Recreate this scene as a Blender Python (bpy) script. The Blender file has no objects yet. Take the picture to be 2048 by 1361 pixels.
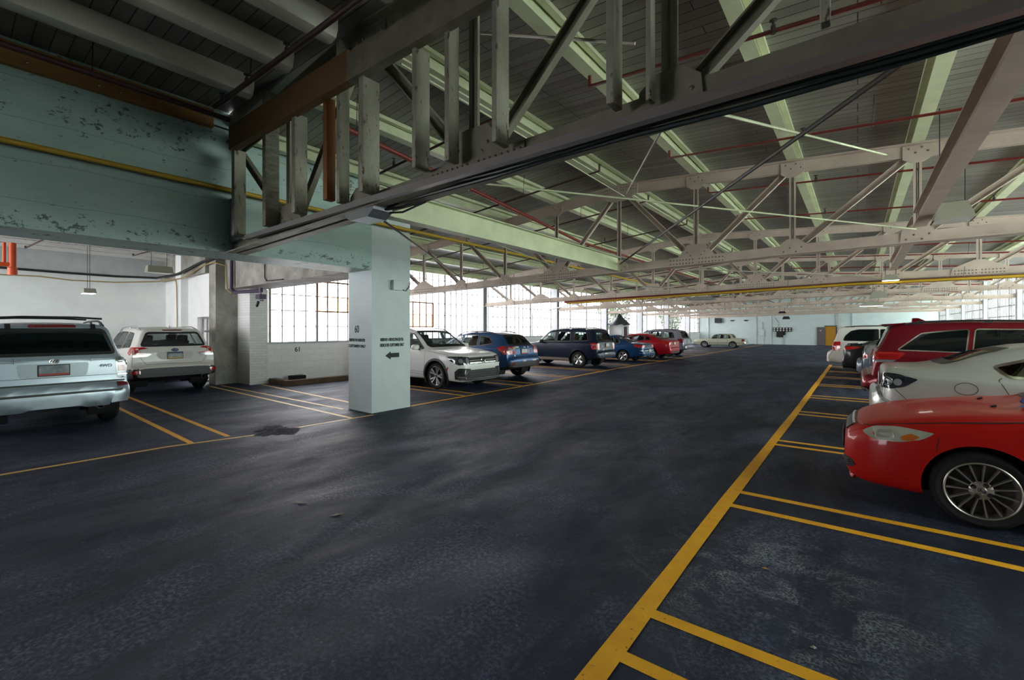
import bpy, bmesh, math, random
import numpy as np
from mathutils import Vector, Matrix
from mathutils.bvhtree import BVHTree
random.seed(7)
PI = math.pi
SC = bpy.context.scene
COL = SC.collection

# ------------------------------------------------------------------ helpers
def tag(o, label=None, cat=None, group=None, kind=None):
    if label: o['label'] = label
    if cat: o['category'] = cat
    if group: o['group'] = group
    if kind: o['kind'] = kind
    return o

def empty(name, loc=(0, 0, 0), rotz=0.0, label=None, cat=None, group=None, kind=None):
    o = bpy.data.objects.new(name, None)
    o.empty_display_size = 0.2
    o.location = loc
    o.rotation_euler = (0, 0, rotz)
    COL.objects.link(o)
    return tag(o, label, cat, group, kind)

def mat_of(o):
    return Matrix.Translation(o.location) @ Matrix.Rotation(o.rotation_euler[2], 4, 'Z')

class MB:
    """collects shapes into one mesh"""
    def __init__(self):
        self.v = []; self.f = []; self.m = []
    def add(self, vs, fs, mi=0):
        b = len(self.v)
        self.v.extend([tuple(p) for p in vs])
        for q in fs:
            self.f.append(tuple(b + i for i in q)); self.m.append(mi)
    def box(self, x0, x1, y0, y1, z0, z1, mi=0):
        self.add([(x0,y0,z0),(x1,y0,z0),(x1,y1,z0),(x0,y1,z0),(x0,y0,z1),(x1,y0,z1),(x1,y1,z1),(x0,y1,z1)],
                 [(0,3,2,1),(4,5,6,7),(0,1,5,4),(1,2,6,5),(2,3,7,6),(3,0,4,7)], mi)
    def bar(self, p, q, a, b, up=(0,0,1), oa=0.0, ob=0.0, mi=0):
        """box beam from p to q: a wide across, b deep along up; oa/ob shift it"""
        p = Vector(p); q = Vector(q); d = (q-p).normalized(); u = Vector(up)
        s = d.cross(u)
        if s.length < 1e-6: s = d.cross(Vector((1,0,0)))
        s.normalize(); u = s.cross(d).normalized()
        vs = []
        for c in (p, q):
            for sa, sb in ((-1,-1),(1,-1),(1,1),(-1,1)):
                vs.append(c + s*(oa + sa*a/2) + u*(ob + sb*b/2))
        self.add(vs, [(0,1,2,3),(7,6,5,4),(0,4,5,1),(1,5,6,2),(2,6,7,3),(3,7,4,0)], mi)
    def tube(self, pts, r, n=8, mi=0, cap=True):
        pts = [Vector(p) for p in pts]
        if len(pts) < 2: return
        rings = []; prev = None
        for i, p in enumerate(pts):
            if i == 0: d = pts[1]-p
            elif i == len(pts)-1: d = p-pts[i-1]
            else: d = (pts[i+1]-p).normalized() + (p-pts[i-1]).normalized()
            d.normalize()
            if prev is None:
                s = d.cross(Vector((0,0,1)))
                if s.length < 1e-3: s = d.cross(Vector((1,0,0)))
            else:
                s = prev - d*prev.dot(d)
            s.normalize(); prev = s; u = s.cross(d)
            rings.append([p + s*(r*math.cos(2*PI*k/n)) + u*(r*math.sin(2*PI*k/n)) for k in range(n)])
        vs = [v for rg in rings for v in rg]; fs = []
        for i in range(len(rings)-1):
            for k in range(n):
                a = i*n+k; b = i*n+(k+1)%n
                fs.append((a, a+n, b+n, b))
        if cap:
            fs.append(tuple(range(n))); fs.append(tuple(len(vs)-1-k for k in range(n)))
        self.add(vs, fs, mi)
    def lathe(self, prof, n=32, c=(0,0,0), axis='z', mi=0):
        """prof: list of (r, h); revolve about axis through c"""
        vs = []; fs = []; m = len(prof)
        for k in range(n):
            a = 2*PI*k/n
            for r, h in prof:
                x, y = r*math.cos(a), r*math.sin(a)
                if axis == 'z': p = (c[0]+x, c[1]+y, c[2]+h)
                elif axis == 'y': p = (c[0]+x, c[1]+h, c[2]+y)
                else: p = (c[0]+h, c[1]+x, c[2]+y)
                vs.append(p)
        for k in range(n):
            for j in range(m-1):
                a = k*m+j; b = ((k+1) % n)*m+j
                fs.append((a, b, b+1, a+1))
        self.add(vs, fs, mi)
    def rivet(self, c, r, nrm):
        """low dome head"""
        n = Vector(nrm).normalized(); s = n.cross(Vector((0.3,0.2,0.9)))
        s.normalize(); u = s.cross(n); c = Vector(c); vs = []
        for rr, hh in ((r, 0), (r*.75, r*.45)):
            for k in range(6):
                vs.append(c + s*(rr*math.cos(PI*k/3)) + u*(rr*math.sin(PI*k/3)) + n*hh)
        vs.append(c + n*(r*.62))
        fs = [(k, (k+1) % 6, 6+(k+1) % 6, 6+k) for k in range(6)] + [(6+k, 6+(k+1) % 6, 12) for k in range(6)]
        self.add(vs, fs)
    def prism(self, poly, d0, d1, axis='y', mi=0):
        """extrude a 2-D polygon: axis y -> poly is (x,z); axis x -> (y,z); axis z -> (x,y)"""
        n = len(poly); vs = []
        for d in (d0, d1):
            for a, b in poly:
                vs.append((a, d, b) if axis == 'y' else (d, a, b) if axis == 'x' else (a, b, d))
        fs = [tuple(range(n)), tuple(range(2*n-1, n-1, -1))]
        for k in range(n):
            fs.append((k, (k+1) % n, n+(k+1) % n, n+k))
        self.add(vs, fs, mi)

def obj(name, mb, mat, parent=None, smooth=False, angle=35, recenter=True, bevel=0.0):
    """link the collected shapes as ONE mesh object; world coordinates are kept under a parent"""
    me = bpy.data.meshes.new(name)
    vs = mb.v; off = Vector((0,0,0))
    if parent is None and recenter and len(vs):
        a = np.array(vs); lo = a.min(0); hi = a.max(0)
        off = Vector(((lo[0]+hi[0])/2, (lo[1]+hi[1])/2, lo[2]))
        vs = (a - np.array(off)).tolist()
    me.from_pydata(vs, [], mb.f)
    mats = mat if isinstance(mat, (list, tuple)) else [mat]
    for m in mats: me.materials.append(m)
    if len(mats) > 1:
        me.polygons.foreach_set('material_index', mb.m)
    bm = bmesh.new(); bm.from_mesh(me)
    bmesh.ops.recalc_face_normals(bm, faces=bm.faces)
    bm.to_mesh(me); bm.free()
    if smooth:
        me.polygons.foreach_set('use_smooth', [True]*len(me.polygons))
        me.set_sharp_from_angle(angle=math.radians(angle))
    me.update()
    o = bpy.data.objects.new(name, me)
    COL.objects.link(o)
    if parent is not None:
        o.parent = parent
        if parent.type == 'EMPTY' or parent.parent is None:
            o.matrix_parent_inverse = mat_of(parent).inverted()
    else:
        o.location = off
    if bevel > 0:
        b = o.modifiers.new('edge', 'BEVEL'); b.width = bevel; b.segments = 2; b.limit_method = 'ANGLE'
    return o

def child(name, mb, mat, parent, **k):
    """a part given in the parent's own coordinates"""
    o = obj(name, mb, mat, None, recenter=False, **k)
    o.parent = parent
    return o

def copy_tree(o, parent=None):
    c = o.copy(); COL.objects.link(c)
    if parent is not None: c.parent = parent
    for ch in list(o.children): copy_tree(ch, c)
    return c

# ------------------------------------------------------------------ materials
def newmat(name):
    m = bpy.data.materials.new(name); m.use_nodes = True
    nt = m.node_tree; b = nt.nodes['Principled BSDF']
    return m, nt, b

def plain(name, col, rough=.5, metal=0.0, coat=0.0, spec=.5):
    m, nt, b = newmat(name)
    b.inputs['Base Color'].default_value = (*col, 1)
    b.inputs['Roughness'].default_value = rough
    b.inputs['Metallic'].default_value = metal
    b.inputs['Specular IOR Level'].default_value = spec
    if coat:
        b.inputs['Coat Weight'].default_value = coat
        b.inputs['Coat Roughness'].default_value = .04
    return m

def mottled(name, c1, c2, scale=6, rough=.6, bump=.0, detail=6, lo=.35, hi=.65, chips=None, chip_scale=9, chip_at=.66, coords='Object', metal=0.0, stretch=(1,1,1)):
    """two tones mixed by noise, optional chips of a third colour and bump"""
    m, nt, b = newmat(name); N = nt.nodes; L = nt.links
    tc = N.new('ShaderNodeTexCoord'); mp = N.new('ShaderNodeMapping'); mp.inputs['Scale'].default_value = stretch
    L.new(tc.outputs[coords], mp.inputs[0])
    n = N.new('ShaderNodeTexNoise'); n.inputs['Scale'].default_value = scale; n.inputs['Detail'].default_value = detail
    n.inputs['Roughness'].default_value = .62
    L.new(mp.outputs[0], n.inputs['Vector'])
    r = N.new('ShaderNodeValToRGB'); r.color_ramp.elements[0].position = lo; r.color_ramp.elements[1].position = hi
    r.color_ramp.elements[0].color = (*c1, 1); r.color_ramp.elements[1].color = (*c2, 1)
    L.new(n.outputs['Fac'], r.inputs[0]); out = r.outputs[0]
    if chips:
        n2 = N.new('ShaderNodeTexNoise'); n2.inputs['Scale'].default_value = chip_scale; n2.inputs['Detail'].default_value = 8
        n2.inputs['Roughness'].default_value = .75
        L.new(mp.outputs[0], n2.inputs['Vector'])
        r2 = N.new('ShaderNodeValToRGB'); r2.color_ramp.elements[0].position = chip_at; r2.color_ramp.elements[1].position = chip_at+.03
        L.new(n2.outputs['Fac'], r2.inputs[0])
        mx = N.new('ShaderNodeMix'); mx.data_type = 'RGBA'
        L.new(r2.outputs[0], mx.inputs[0]); L.new(out, mx.inputs[6]); mx.inputs[7].default_value = (*chips, 1)
        out = mx.outputs[2]
    L.new(out, b.inputs['Base Color'])
    b.inputs['Roughness'].default_value = rough; b.inputs['Metallic'].default_value = metal
    if bump:
        bp = N.new('ShaderNodeBump'); bp.inputs['Strength'].default_value = bump; bp.inputs['Distance'].default_value = .02
        L.new(n.outputs['Fac'], bp.inputs['Height']); L.new(bp.outputs[0], b.inputs['Normal'])
    return m

def emis(name, col, s):
    m, nt, b = newmat(name)
    b.inputs['Base Color'].default_value = (*col, 1)
    b.inputs['Emission Color'].default_value = (*col, 1)
    b.inputs['Emission Strength'].default_value = s
    return m

def glassy(name, tint, gloss=.08, rough=.0):
    """thin pane: mostly lets light straight through, with a faint mirror"""
    m, nt, b = newmat(name); N = nt.nodes; L = nt.links
    N.remove(b)
    t = N.new('ShaderNodeBsdfTransparent'); t.inputs[0].default_value = (*tint, 1)
    g = N.new('ShaderNodeBsdfGlossy'); g.inputs['Roughness'].default_value = rough
    fr = N.new('ShaderNodeLayerWeight'); fr.inputs['Blend'].default_value = .25
    ma = N.new('ShaderNodeMath'); ma.operation = 'MULTIPLY_ADD'; ma.inputs[1].default_value = .55; ma.inputs[2].default_value = gloss
    L.new(fr.outputs['Fresnel'], ma.inputs[0])
    mx = N.new('ShaderNodeMixShader'); L.new(ma.outputs[0], mx.inputs[0]); L.new(t.outputs[0], mx.inputs[1]); L.new(g.outputs[0], mx.inputs[2])
    L.new(mx.outputs[0], N['Material Output'].inputs['Surface'])
    return m

def paint(name, col, metal=.25, rough=.35, inner=(.02,.02,.022)):
    """car paint: clear-coated outside, dark trim on the inside of the shell"""
    m, nt, b = newmat(name); N = nt.nodes; L = nt.links
    b.inputs['Base Color'].default_value = (*col, 1); b.inputs['Metallic'].default_value = metal
    b.inputs['Roughness'].default_value = rough; b.inputs['Coat Weight'].default_value = .40; b.inputs['Coat Roughness'].default_value = .06; b.inputs['Specular IOR Level'].default_value = .3
    return m

M = {}
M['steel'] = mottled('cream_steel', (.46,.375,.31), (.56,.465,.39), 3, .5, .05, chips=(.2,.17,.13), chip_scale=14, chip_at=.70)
M['steel_near'] = mottled('olive_steel', (.16,.155,.11), (.24,.23,.165), 4, .55, .08, chips=(.07,.06,.04), chip_scale=10, chip_at=.66)  # same steel paint darkened: grime and near-bay shade put into the colour
M['green_steel'] = mottled('pale_green_steel', (.46,.50,.31), (.60,.63,.41), 2, .5, .04, chips=(.2,.2,.14), chip_scale=14, chip_at=.72)
M['rivet'] = plain('rivet_heads', (.20,.175,.14), .4, .2)  # darker than the steel, to stand in for the heads' small shadows
M['rod'] = plain('rod_steel', (.30,.28,.22), .5, .3)
M['rod_dark'] = plain('dark_rod_steel', (.06,.055,.05), .5, .3)
M['rust_red'] = mottled('red_pipe', (.15,.02,.016), (.22,.03,.022), 8, .5)
M['dark_red'] = plain('dark_red_pipe', (.055,.018,.016), .55)
M['yellow'] = plain('yellow_pipe', (.50,.31,.02), .45)
M['timber'] = mottled('brown_timber', (.26,.125,.03), (.36,.18,.05), 3, .6, .05, stretch=(1,.15,1))
M['timber_x'] = mottled('brown_timber_x', (.13,.068,.02), (.20,.105,.032), 3, .6, .05, stretch=(.15,1,1))
M['orange_wood'] = mottled('orange_wood', (.20,.065,.008), (.27,.09,.014), 4, .55, .04, stretch=(1,1,.12))
M['old_wood'] = mottled('painted_wood', (.26,.25,.19), (.40,.39,.31), 5, .7, .25, chips=(.09,.075,.05), chip_scale=14, chip_at=.575, stretch=(1,1,.35))
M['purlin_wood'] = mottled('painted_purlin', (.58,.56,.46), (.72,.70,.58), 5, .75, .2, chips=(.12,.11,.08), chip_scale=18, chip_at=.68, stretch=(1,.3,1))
M['teal_wall'] = mottled('teal_white_wall', (.36,.50,.45), (.44,.58,.52), 1.2, .6, .25, chips=(.10,.14,.12), chip_scale=3.2, chip_at=.625, stretch=(1,.7,1.6))
M['white_wall'] = mottled('white_wall', (.80,.80,.80), (.88,.88,.87), 1.6, .6, .25, chips=(.28,.30,.31), chip_scale=5, chip_at=.70)
M['grey_conc'] = mottled('grey_concrete', (.20,.19,.165), (.38,.365,.33), 1.8, .8, .35, chips=(.13,.12,.10), chip_scale=7, chip_at=.62)
M['grey_paint'] = mottled('grey_paint', (.42,.43,.44), (.52,.53,.54), 2, .7, .15)
M['far_wall'] = mottled('far_white_wall', (.58,.66,.66), (.66,.74,.74), .9, .65, .1)
M['black'] = plain('black_plastic', (.012,.012,.013), .45)
M['black_matte'] = plain('black_rubber', (.010,.010,.011), .8, spec=.3)
M['dark_int'] = plain('cabin_fabric', (.035,.035,.038), .9)
M['stencil'] = mottled('stencil_black', (.012,.02,.022), (.03,.045,.048), 18, .8)
M['chrome'] = plain('chrome', (.75,.76,.78), .12, 1.0)
M['alloy'] = plain('alloy', (.55,.54,.53), .28, .9)
M['alloy_dark'] = plain('dark_alloy', (.10,.10,.11), .3, .8)
M['disc'] = plain('brake_disc', (.06,.06,.06), .5, .5)
M['tint'] = plain('tinted_glass', (.003,.006,.006), .03, 0, 0, .35)
M['clear'] = glassy('clear_glass', (.72,.80,.79), .06)
M['clear_dark'] = glassy('privacy_glass', (.20,.26,.25), .07)
M['pane'] = glassy('window_pane', (.97,.98,.98), .03)
M['red_lamp'] = plain('red_lens', (.42,.008,.008), .12, 0, 1)
M['red_lamp_dark'] = plain('dark_red_lens', (.16,.006,.008), .15, 0, 1)
M['amber'] = plain('amber_lens', (.5,.13,.01), .2, 0, 1)
M['clear_lamp'] = plain('clear_lens', (.26,.27,.28), .10, .3, 1)
M['hazy_lamp'] = mottled('hazed_lens', (.32,.34,.27), (.44,.45,.37), 5, .22)
M['smoke_lamp'] = plain('smoked_lens', (.02,.022,.03), .06, .2, 1)
M['plate'] = mottled('plate_blur', (.16,.19,.21), (.36,.39,.40), 9, .5)
M['plate_white'] = mottled('plate_white', (.5,.5,.5), (.6,.6,.58), 9, .5)
M['plate_red'] = plain('plate_red_edge', (.45,.06,.05), .5)
M['plate_yellow'] = plain('plate_yellow_edge', (.5,.36,.05), .5)
M['plate_blue'] = plain('plate_blue_edge', (.02,.05,.12), .5)
M['lamp_body'] = plain('lamp_housing', (.33,.33,.26), .45, .2)
M['lamp_silver'] = plain('lamp_silver', (.5,.5,.52), .25, .8)
M['lamp_on'] = emis('lamp_glow', (1,.97,.9), 9.0)
M['lamp_off'] = plain('lamp_diffuser', (.7,.7,.68), .4)
M['orange_pipe'] = plain('orange_pipe', (.62,.075,.012), .45)
M['cable'] = plain('black_cable', (.015,.015,.016), .6)
M['cable_tan'] = plain('tan_cable', (.35,.25,.09), .6)
M['mullion'] = mottled('sash_bar', (.20,.20,.21), (.30,.29,.29), 5, .6)
M['rust_bar'] = mottled('rusty_sash', (.20,.08,.035), (.33,.15,.07), 8, .7)
M['col_white'] = plain('white_column', (.55,.56,.58), .5)
M['cream_pane'] = glassy('amber_pane', (.97,.82,.62), .02)
M['door_amber'] = plain('amber_door', (.42,.20,.012), .45)
M['door_grey'] = plain('grey_door', (.12,.10,.11), .5)
M['tarp'] = mottled('black_tarp', (.015,.016,.02), (.05,.052,.06), 3, .45, .5)
M['curb'] = mottled('brown_curb', (.07,.04,.025), (.13,.08,.05), 5, .8, .2)
M['leaf'] = mottled('leaves', (.05,.13,.02), (.16,.30,.05), 4, .7)
M['bark'] = plain('bark', (.06,.045,.03), .9)
M['purple_metal'] = plain('dark_purple_metal', (.06,.045,.08), .5, .3)
# ------------------------------------------------------------------ special surfaces
def floor_material():
    m, nt, b = newmat('asphalt'); N = nt.nodes; L = nt.links
    g = N.new('ShaderNodeNewGeometry')
    def noise(scale, stretch, detail=6, rough=.6, dist=0):
        mp = N.new('ShaderNodeMapping'); mp.inputs['Scale'].default_value = stretch
        L.new(g.outputs['Position'], mp.inputs[0])
        n = N.new('ShaderNodeTexNoise'); n.inputs['Scale'].default_value = scale; n.inputs['Detail'].default_value = detail
        n.inputs['Roughness'].default_value = rough; n.inputs['Distortion'].default_value = dist
        L.new(mp.outputs[0], n.inputs['Vector']); return n.outputs['Fac']
    def ramp(src, a, c1, bb, c2):
        r = N.new('ShaderNodeValToRGB'); r.color_ramp.elements[0].position = a; r.color_ramp.elements[1].position = bb
        r.color_ramp.elements[0].color = (*c1, 1); r.color_ramp.elements[1].color = (*c2, 1)
        L.new(src, r.inputs[0]); return r.outputs[0]
    def mix(f, a, c, mode='MIX'):
        x = N.new('ShaderNodeMix'); x.data_type = 'RGBA'; x.blend_type = mode
        if isinstance(f, float): x.inputs[0].default_value = f
        else: L.new(f, x.inputs[0])
        L.new(a, x.inputs[6]) if not isinstance(a, tuple) else None
        if isinstance(c, tuple): x.inputs[7].default_value = (*c, 1)
        else: L.new(c, x.inputs[7])
        return x.outputs[2]
    base = ramp(noise(.5, (1, .5, 1), 8, .7, .7), .40, (.0035,.006,.015), .60, (.014,.020,.042))
    tracks = ramp(noise(2.2, (1, .09, 1), 5, .6, .2), .42, (.34,.36,.42), .56, (1,1,1))
    grit = ramp(noise(34, (1,1,1), 5, .75), .46, (0,0,0), .60, (1,1,1))
    worn = ramp(noise(.75, (1, .7, 1), 9, .72, .9), .47, (0,0,0), .60, (.62,.62,.62))
    wm = N.new('ShaderNodeMath'); wm.operation = 'MULTIPLY'; L.new(grit, wm.inputs[0]); L.new(worn, wm.inputs[1])
    c = mix(wm.outputs[0], base, (.17,.185,.29))
    c = mix(.75, c, tracks, 'MULTIPLY')
    specks = ramp(noise(30, (1,1,1), 2, .5), .745, (0,0,0), .765, (.8,.8,.8))
    c = mix(specks, c, (.16,.17,.22))
    # dusty scuff in the empty bay beside the yellow line
    sp = N.new('ShaderNodeSeparateXYZ'); L.new(g.outputs['Position'], sp.inputs[0])
    vm = N.new('ShaderNodeVectorMath'); vm.operation = 'DISTANCE'; L.new(g.outputs['Position'], vm.inputs[0]); vm.inputs[1].default_value = (-.45, 3.25, 0)
    mr = N.new('ShaderNodeMapRange'); mr.inputs[1].default_value = 1.15; mr.inputs[2].default_value = .15; mr.inputs[3].default_value = 0; mr.inputs[4].default_value = 1.0
    L.new(vm.outputs['Value'], mr.inputs[0])
    dn = ramp(noise(2.6, (1, 1, 1), 8, .75, .8), .48, (0,0,0), .70, (1,1,1))
    dg = ramp(noise(60, (1, 1, 1), 2, .6), .42, (0,0,0), .60, (1,1,1))
    mu = N.new('ShaderNodeMath'); mu.operation = 'MULTIPLY'; L.new(dn, mu.inputs[0]); L.new(mr.outputs[0], mu.inputs[1])
    mu2 = N.new('ShaderNodeMath'); mu2.operation = 'MULTIPLY'; L.new(mu.outputs[0], mu2.inputs[0]); L.new(dg, mu2.inputs[1])
    c = mix(mu2.outputs[0], c, (.45,.48,.50))
    L.new(c, b.inputs['Base Color'])
    rr = ramp(noise(1.3, (1,.4,1), 8, .7, .5), .36, (.48,.48,.48), .66, (.74,.74,.74)); L.new(rr, b.inputs['Roughness'])
    b.inputs['Specular IOR Level'].default_value = .36; b.inputs['Specular Tint'].default_value = (.62,.74,1.0,1)
    bp = N.new('ShaderNodeBump'); bp.inputs['Strength'].default_value = .9; bp.inputs['Distance'].default_value = .012
    L.new(noise(42, (1,1,1), 6, .75), bp.inputs['Height']); L.new(bp.outputs[0], b.inputs['Normal'])
    return m

def deck_material():
    """tongue-and-groove roof boards running across the hall"""
    m, nt, b = newmat('roof_boards'); N = nt.nodes; L = nt.links
    g = N.new('ShaderNodeNewGeometry'); 
    br = N.new('ShaderNodeTexBrick'); br.inputs['Scale'].default_value = 1.0
    br.inputs['Brick Width'].default_value = 3.4; br.inputs['Row Height'].default_value = .145; br.inputs['Mortar Size'].default_value = .006
    br.inputs['Color1'].default_value = (.25,.235,.205,1); br.inputs['Color2'].default_value = (.38,.36,.32,1); br.inputs['Mortar'].default_value = (.03,.03,.027,1)
    br.inputs['Bias'].default_value = -.15; br.offset = .37; br.offset_frequency = 3
    L.new(g.outputs['Position'], br.inputs['Vector'])
    n = N.new('ShaderNodeTexNoise'); n.inputs['Scale'].default_value = 1.6; n.inputs['Detail'].default_value = 6
    mp = N.new('ShaderNodeMapping'); mp.inputs['Scale'].default_value = (.25, 3, 1); L.new(g.outputs['Position'], mp.inputs[0]); L.new(mp.outputs[0], n.inputs['Vector'])
    r = N.new('ShaderNodeValToRGB'); r.color_ramp.elements[0].position = .35; r.color_ramp.elements[0].color = (.6,.6,.6,1); r.color_ramp.elements[1].position = .7
    L.new(n.outputs['Fac'], r.inputs[0])
    x = N.new('ShaderNodeMix'); x.data_type = 'RGBA'; x.blend_type = 'MULTIPLY'; x.inputs[0].default_value = .8
    L.new(br.outputs['Color'], x.inputs[6]); L.new(r.outputs[0], x.inputs[7]); L.new(x.outputs[2], b.inputs['Base Color'])
    b.inputs['Roughness'].default_value = .38
    bp = N.new('ShaderNodeBump'); bp.inputs['Strength'].default_value = .5; bp.inputs['Distance'].default_value = .01; bp.invert = True
    L.new(br.outputs['Fac'], bp.inputs['Height']); L.new(bp.outputs[0], b.inputs['Normal'])
    return m

def brick_material(name, c1, c2, mortar, w, h, ax):
    m, nt, b = newmat(name); N = nt.nodes; L = nt.links
    g = N.new('ShaderNodeNewGeometry'); s = N.new('ShaderNodeSeparateXYZ'); L.new(g.outputs['Position'], s.inputs[0])
    c = N.new('ShaderNodeCombineXYZ'); L.new(s.outputs[ax], c.inputs[0]); L.new(s.outputs[2], c.inputs[1])
    br = N.new('ShaderNodeTexBrick'); br.inputs['Scale'].default_value = 1; br.inputs['Brick Width'].default_value = w; br.inputs['Row Height'].default_value = h
    br.inputs['Mortar Size'].default_value = .006; br.inputs['Color1'].default_value = (*c1,1); br.inputs['Color2'].default_value = (*c2,1); br.inputs['Mortar'].default_value = (*mortar,1)
    L.new(c.outputs[0], br.inputs['Vector']); L.new(br.outputs['Color'], b.inputs['Base Color'])
    bp = N.new('ShaderNodeBump'); bp.inputs['Strength'].default_value = .35; bp.inputs['Distance'].default_value = .008; bp.invert = True
    L.new(br.outputs['Fac'], bp.inputs['Height']); L.new(bp.outputs[0], b.inputs['Normal']); b.inputs['Roughness'].default_value = .6
    return m

def line_material(name, c1, c2, chip):
    m, nt, b = newmat(name); N = nt.nodes; L = nt.links
    g = N.new('ShaderNodeNewGeometry')
    n = N.new('ShaderNodeTexNoise'); n.inputs['Scale'].default_value = 7; n.inputs['Detail'].default_value = 6; L.new(g.outputs['Position'], n.inputs['Vector'])
    r = N.new('ShaderNodeValToRGB'); r.color_ramp.elements[0].position = .35; r.color_ramp.elements[1].position = .7
    r.color_ramp.elements[0].color = (*c1,1); r.color_ramp.elements[1].color = (*c2,1); L.new(n.outputs['Fac'], r.inputs[0])
    n2 = N.new('ShaderNodeTexNoise'); n2.inputs['Scale'].default_value = 24; n2.inputs['Detail'].default_value = 8; n2.inputs['Roughness'].default_value = .75; L.new(g.outputs['Position'], n2.inputs['Vector'])
    r2 = N.new('ShaderNodeValToRGB'); r2.color_ramp.elements[0].position = chip; r2.color_ramp.elements[1].position = chip+.04; L.new(n2.outputs['Fac'], r2.inputs[0])
    x = N.new('ShaderNodeMix'); x.data_type = 'RGBA'; L.new(r2.outputs[0], x.inputs[0]); L.new(r.outputs[0], x.inputs[6]); x.inputs[7].default_value = (.03,.032,.038,1)
    L.new(x.outputs[2], b.inputs['Base Color']); b.inputs['Roughness'].default_value = .55
    return m

def header_material():
    """pale teal paint over board-marked concrete, flaking in ragged bands"""
    m, nt, b = newmat('teal_white_wall'); N = nt.nodes; L = nt.links
    g = N.new('ShaderNodeNewGeometry'); s = N.new('ShaderNodeSeparateXYZ'); L.new(g.outputs['Position'], s.inputs[0])
    def noise(sc, st, det, ro):
        mp = N.new('ShaderNodeMapping'); mp.inputs['Scale'].default_value = st; L.new(g.outputs['Position'], mp.inputs[0])
        n = N.new('ShaderNodeTexNoise'); n.inputs['Scale'].default_value = sc; n.inputs['Detail'].default_value = det; n.inputs['Roughness'].default_value = ro
        L.new(mp.outputs[0], n.inputs['Vector']); return n.outputs['Fac']
    def ramp(src, *pts):
        r = N.new('ShaderNodeValToRGB')
        while len(r.color_ramp.elements) < len(pts): r.color_ramp.elements.new(.5)
        for e, (p, c) in zip(r.color_ramp.elements, pts): e.position = p; e.color = (*c, 1)
        L.new(src, r.inputs[0]); return r.outputs[0]
    def math2(op, a, bb):
        x = N.new('ShaderNodeMath'); x.operation = op
        for k, v in ((0, a), (1, bb)):
            if isinstance(v, float): x.inputs[k].default_value = v
            else: L.new(v, x.inputs[k])
        return x.outputs[0]
    def mix(f, a, c, mode='MIX'):
        x = N.new('ShaderNodeMix'); x.data_type = 'RGBA'; x.blend_type = mode
        L.new(f, x.inputs[0]); L.new(a, x.inputs[6]); x.inputs[7].default_value = (*c, 1); return x.outputs[2]
    base = ramp(noise(1.1, (1,1,2), 6, .6), (.35, (.35,.49,.455)), (.65, (.43,.575,.53)))
    wob = math2('MULTIPLY', noise(.8, (1,1,1), 3, .5), .16)
    zz = math2('ADD', s.outputs[2], wob)
    fr = math2('FRACT', math2('MULTIPLY', zz, 2.2), 0.0)
    lines = ramp(fr, (0.0, (.55,.55,.55)), (.012, (.55,.55,.55)), (.03, (0,0,0)))
    base = mix(math2('MULTIPLY', lines, math2('GREATER_THAN', noise(3, (1,.6,1), 4, .6), .44)), base, (.16,.22,.20))
    mr = N.new('ShaderNodeMapRange'); mr.inputs[1].default_value = 2.7; mr.inputs[2].default_value = 4.7; L.new(s.outputs[2], mr.inputs[0])
    band = ramp(mr.outputs[0], (0.0, (.045,)*3), (.09, (.085,)*3), (.22, (.0,)*3), (.60, (.02,)*3), (.74, (.09,)*3), (.92, (.06,)*3))
    ch = math2('ADD', noise(9, (1,1,1.5), 9, .78), math2('MULTIPLY', band, math2('GREATER_THAN', noise(1.3, (1,1,2), 3, .6), .5)))
    chips = ramp(ch, (.63, (0,0,0)), (.65, (.9,.9,.9)))
    L.new(mix(chips, base, (.075,.09,.075)), b.inputs['Base Color']); b.inputs['Roughness'].default_value = .55
    bp = N.new('ShaderNodeBump'); bp.inputs['Strength'].default_value = .5; bp.inputs['Distance'].default_value = .012
    L.new(noise(5, (1,1,1.5), 8, .7), bp.inputs['Height']); L.new(bp.outputs[0], b.inputs['Normal'])
    return m
M['teal_wall'] = header_material()
M['floor'] = floor_material(); M['deck'] = deck_material()
M['brick'] = brick_material('white_brick', (.74,.74,.72), (.82,.82,.80), (.64,.64,.62), .22, .075, 1)
M['brick_x'] = brick_material('white_brick_x', (.74,.74,.72), (.82,.82,.80), (.64,.64,.62), .22, .075, 0)
M['block'] = brick_material('white_block', (.82,.82,.81), (.87,.87,.86), (.72,.72,.71), .42, .2, 1)
M['block_far'] = brick_material('far_block', (.58,.68,.68), (.63,.73,.73), (.52,.60,.60), .42, .2, 0)
M['line'] = line_material('yellow_line', (.84,.38,.012), (.95,.47,.022), .615)
M['line_pale'] = line_material('pale_line', (.74,.41,.10), (.88,.52,.15), .60)

# ------------------------------------------------------------------ dimensions (metres; x across, y down the lane, z up)
XL, XR = -13.9, 5.45            # window walls
XW = -7.4                       # face of the header wall and column
TY = [2.69 + 6.287*k for k in range(8)]   # roof trusses
YF, YB = 51.73, -8.0
PX = [-4.05 + 1.585*k for k in range(-6, 6)]   # panel points
def zr(x): return 4.95 - (.068*(x+4.05) if x > -4.05 else .09*(-4.05-x))   # underside of roof boards
def zn(x): return 4.83 - .03*(x+6.1)                                           # near-bay roof boards
def zc(x): return 2.93 + .0215*min(x, 0.0)                                   # underside of bottom chord

S = dict(kind='structure')
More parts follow.
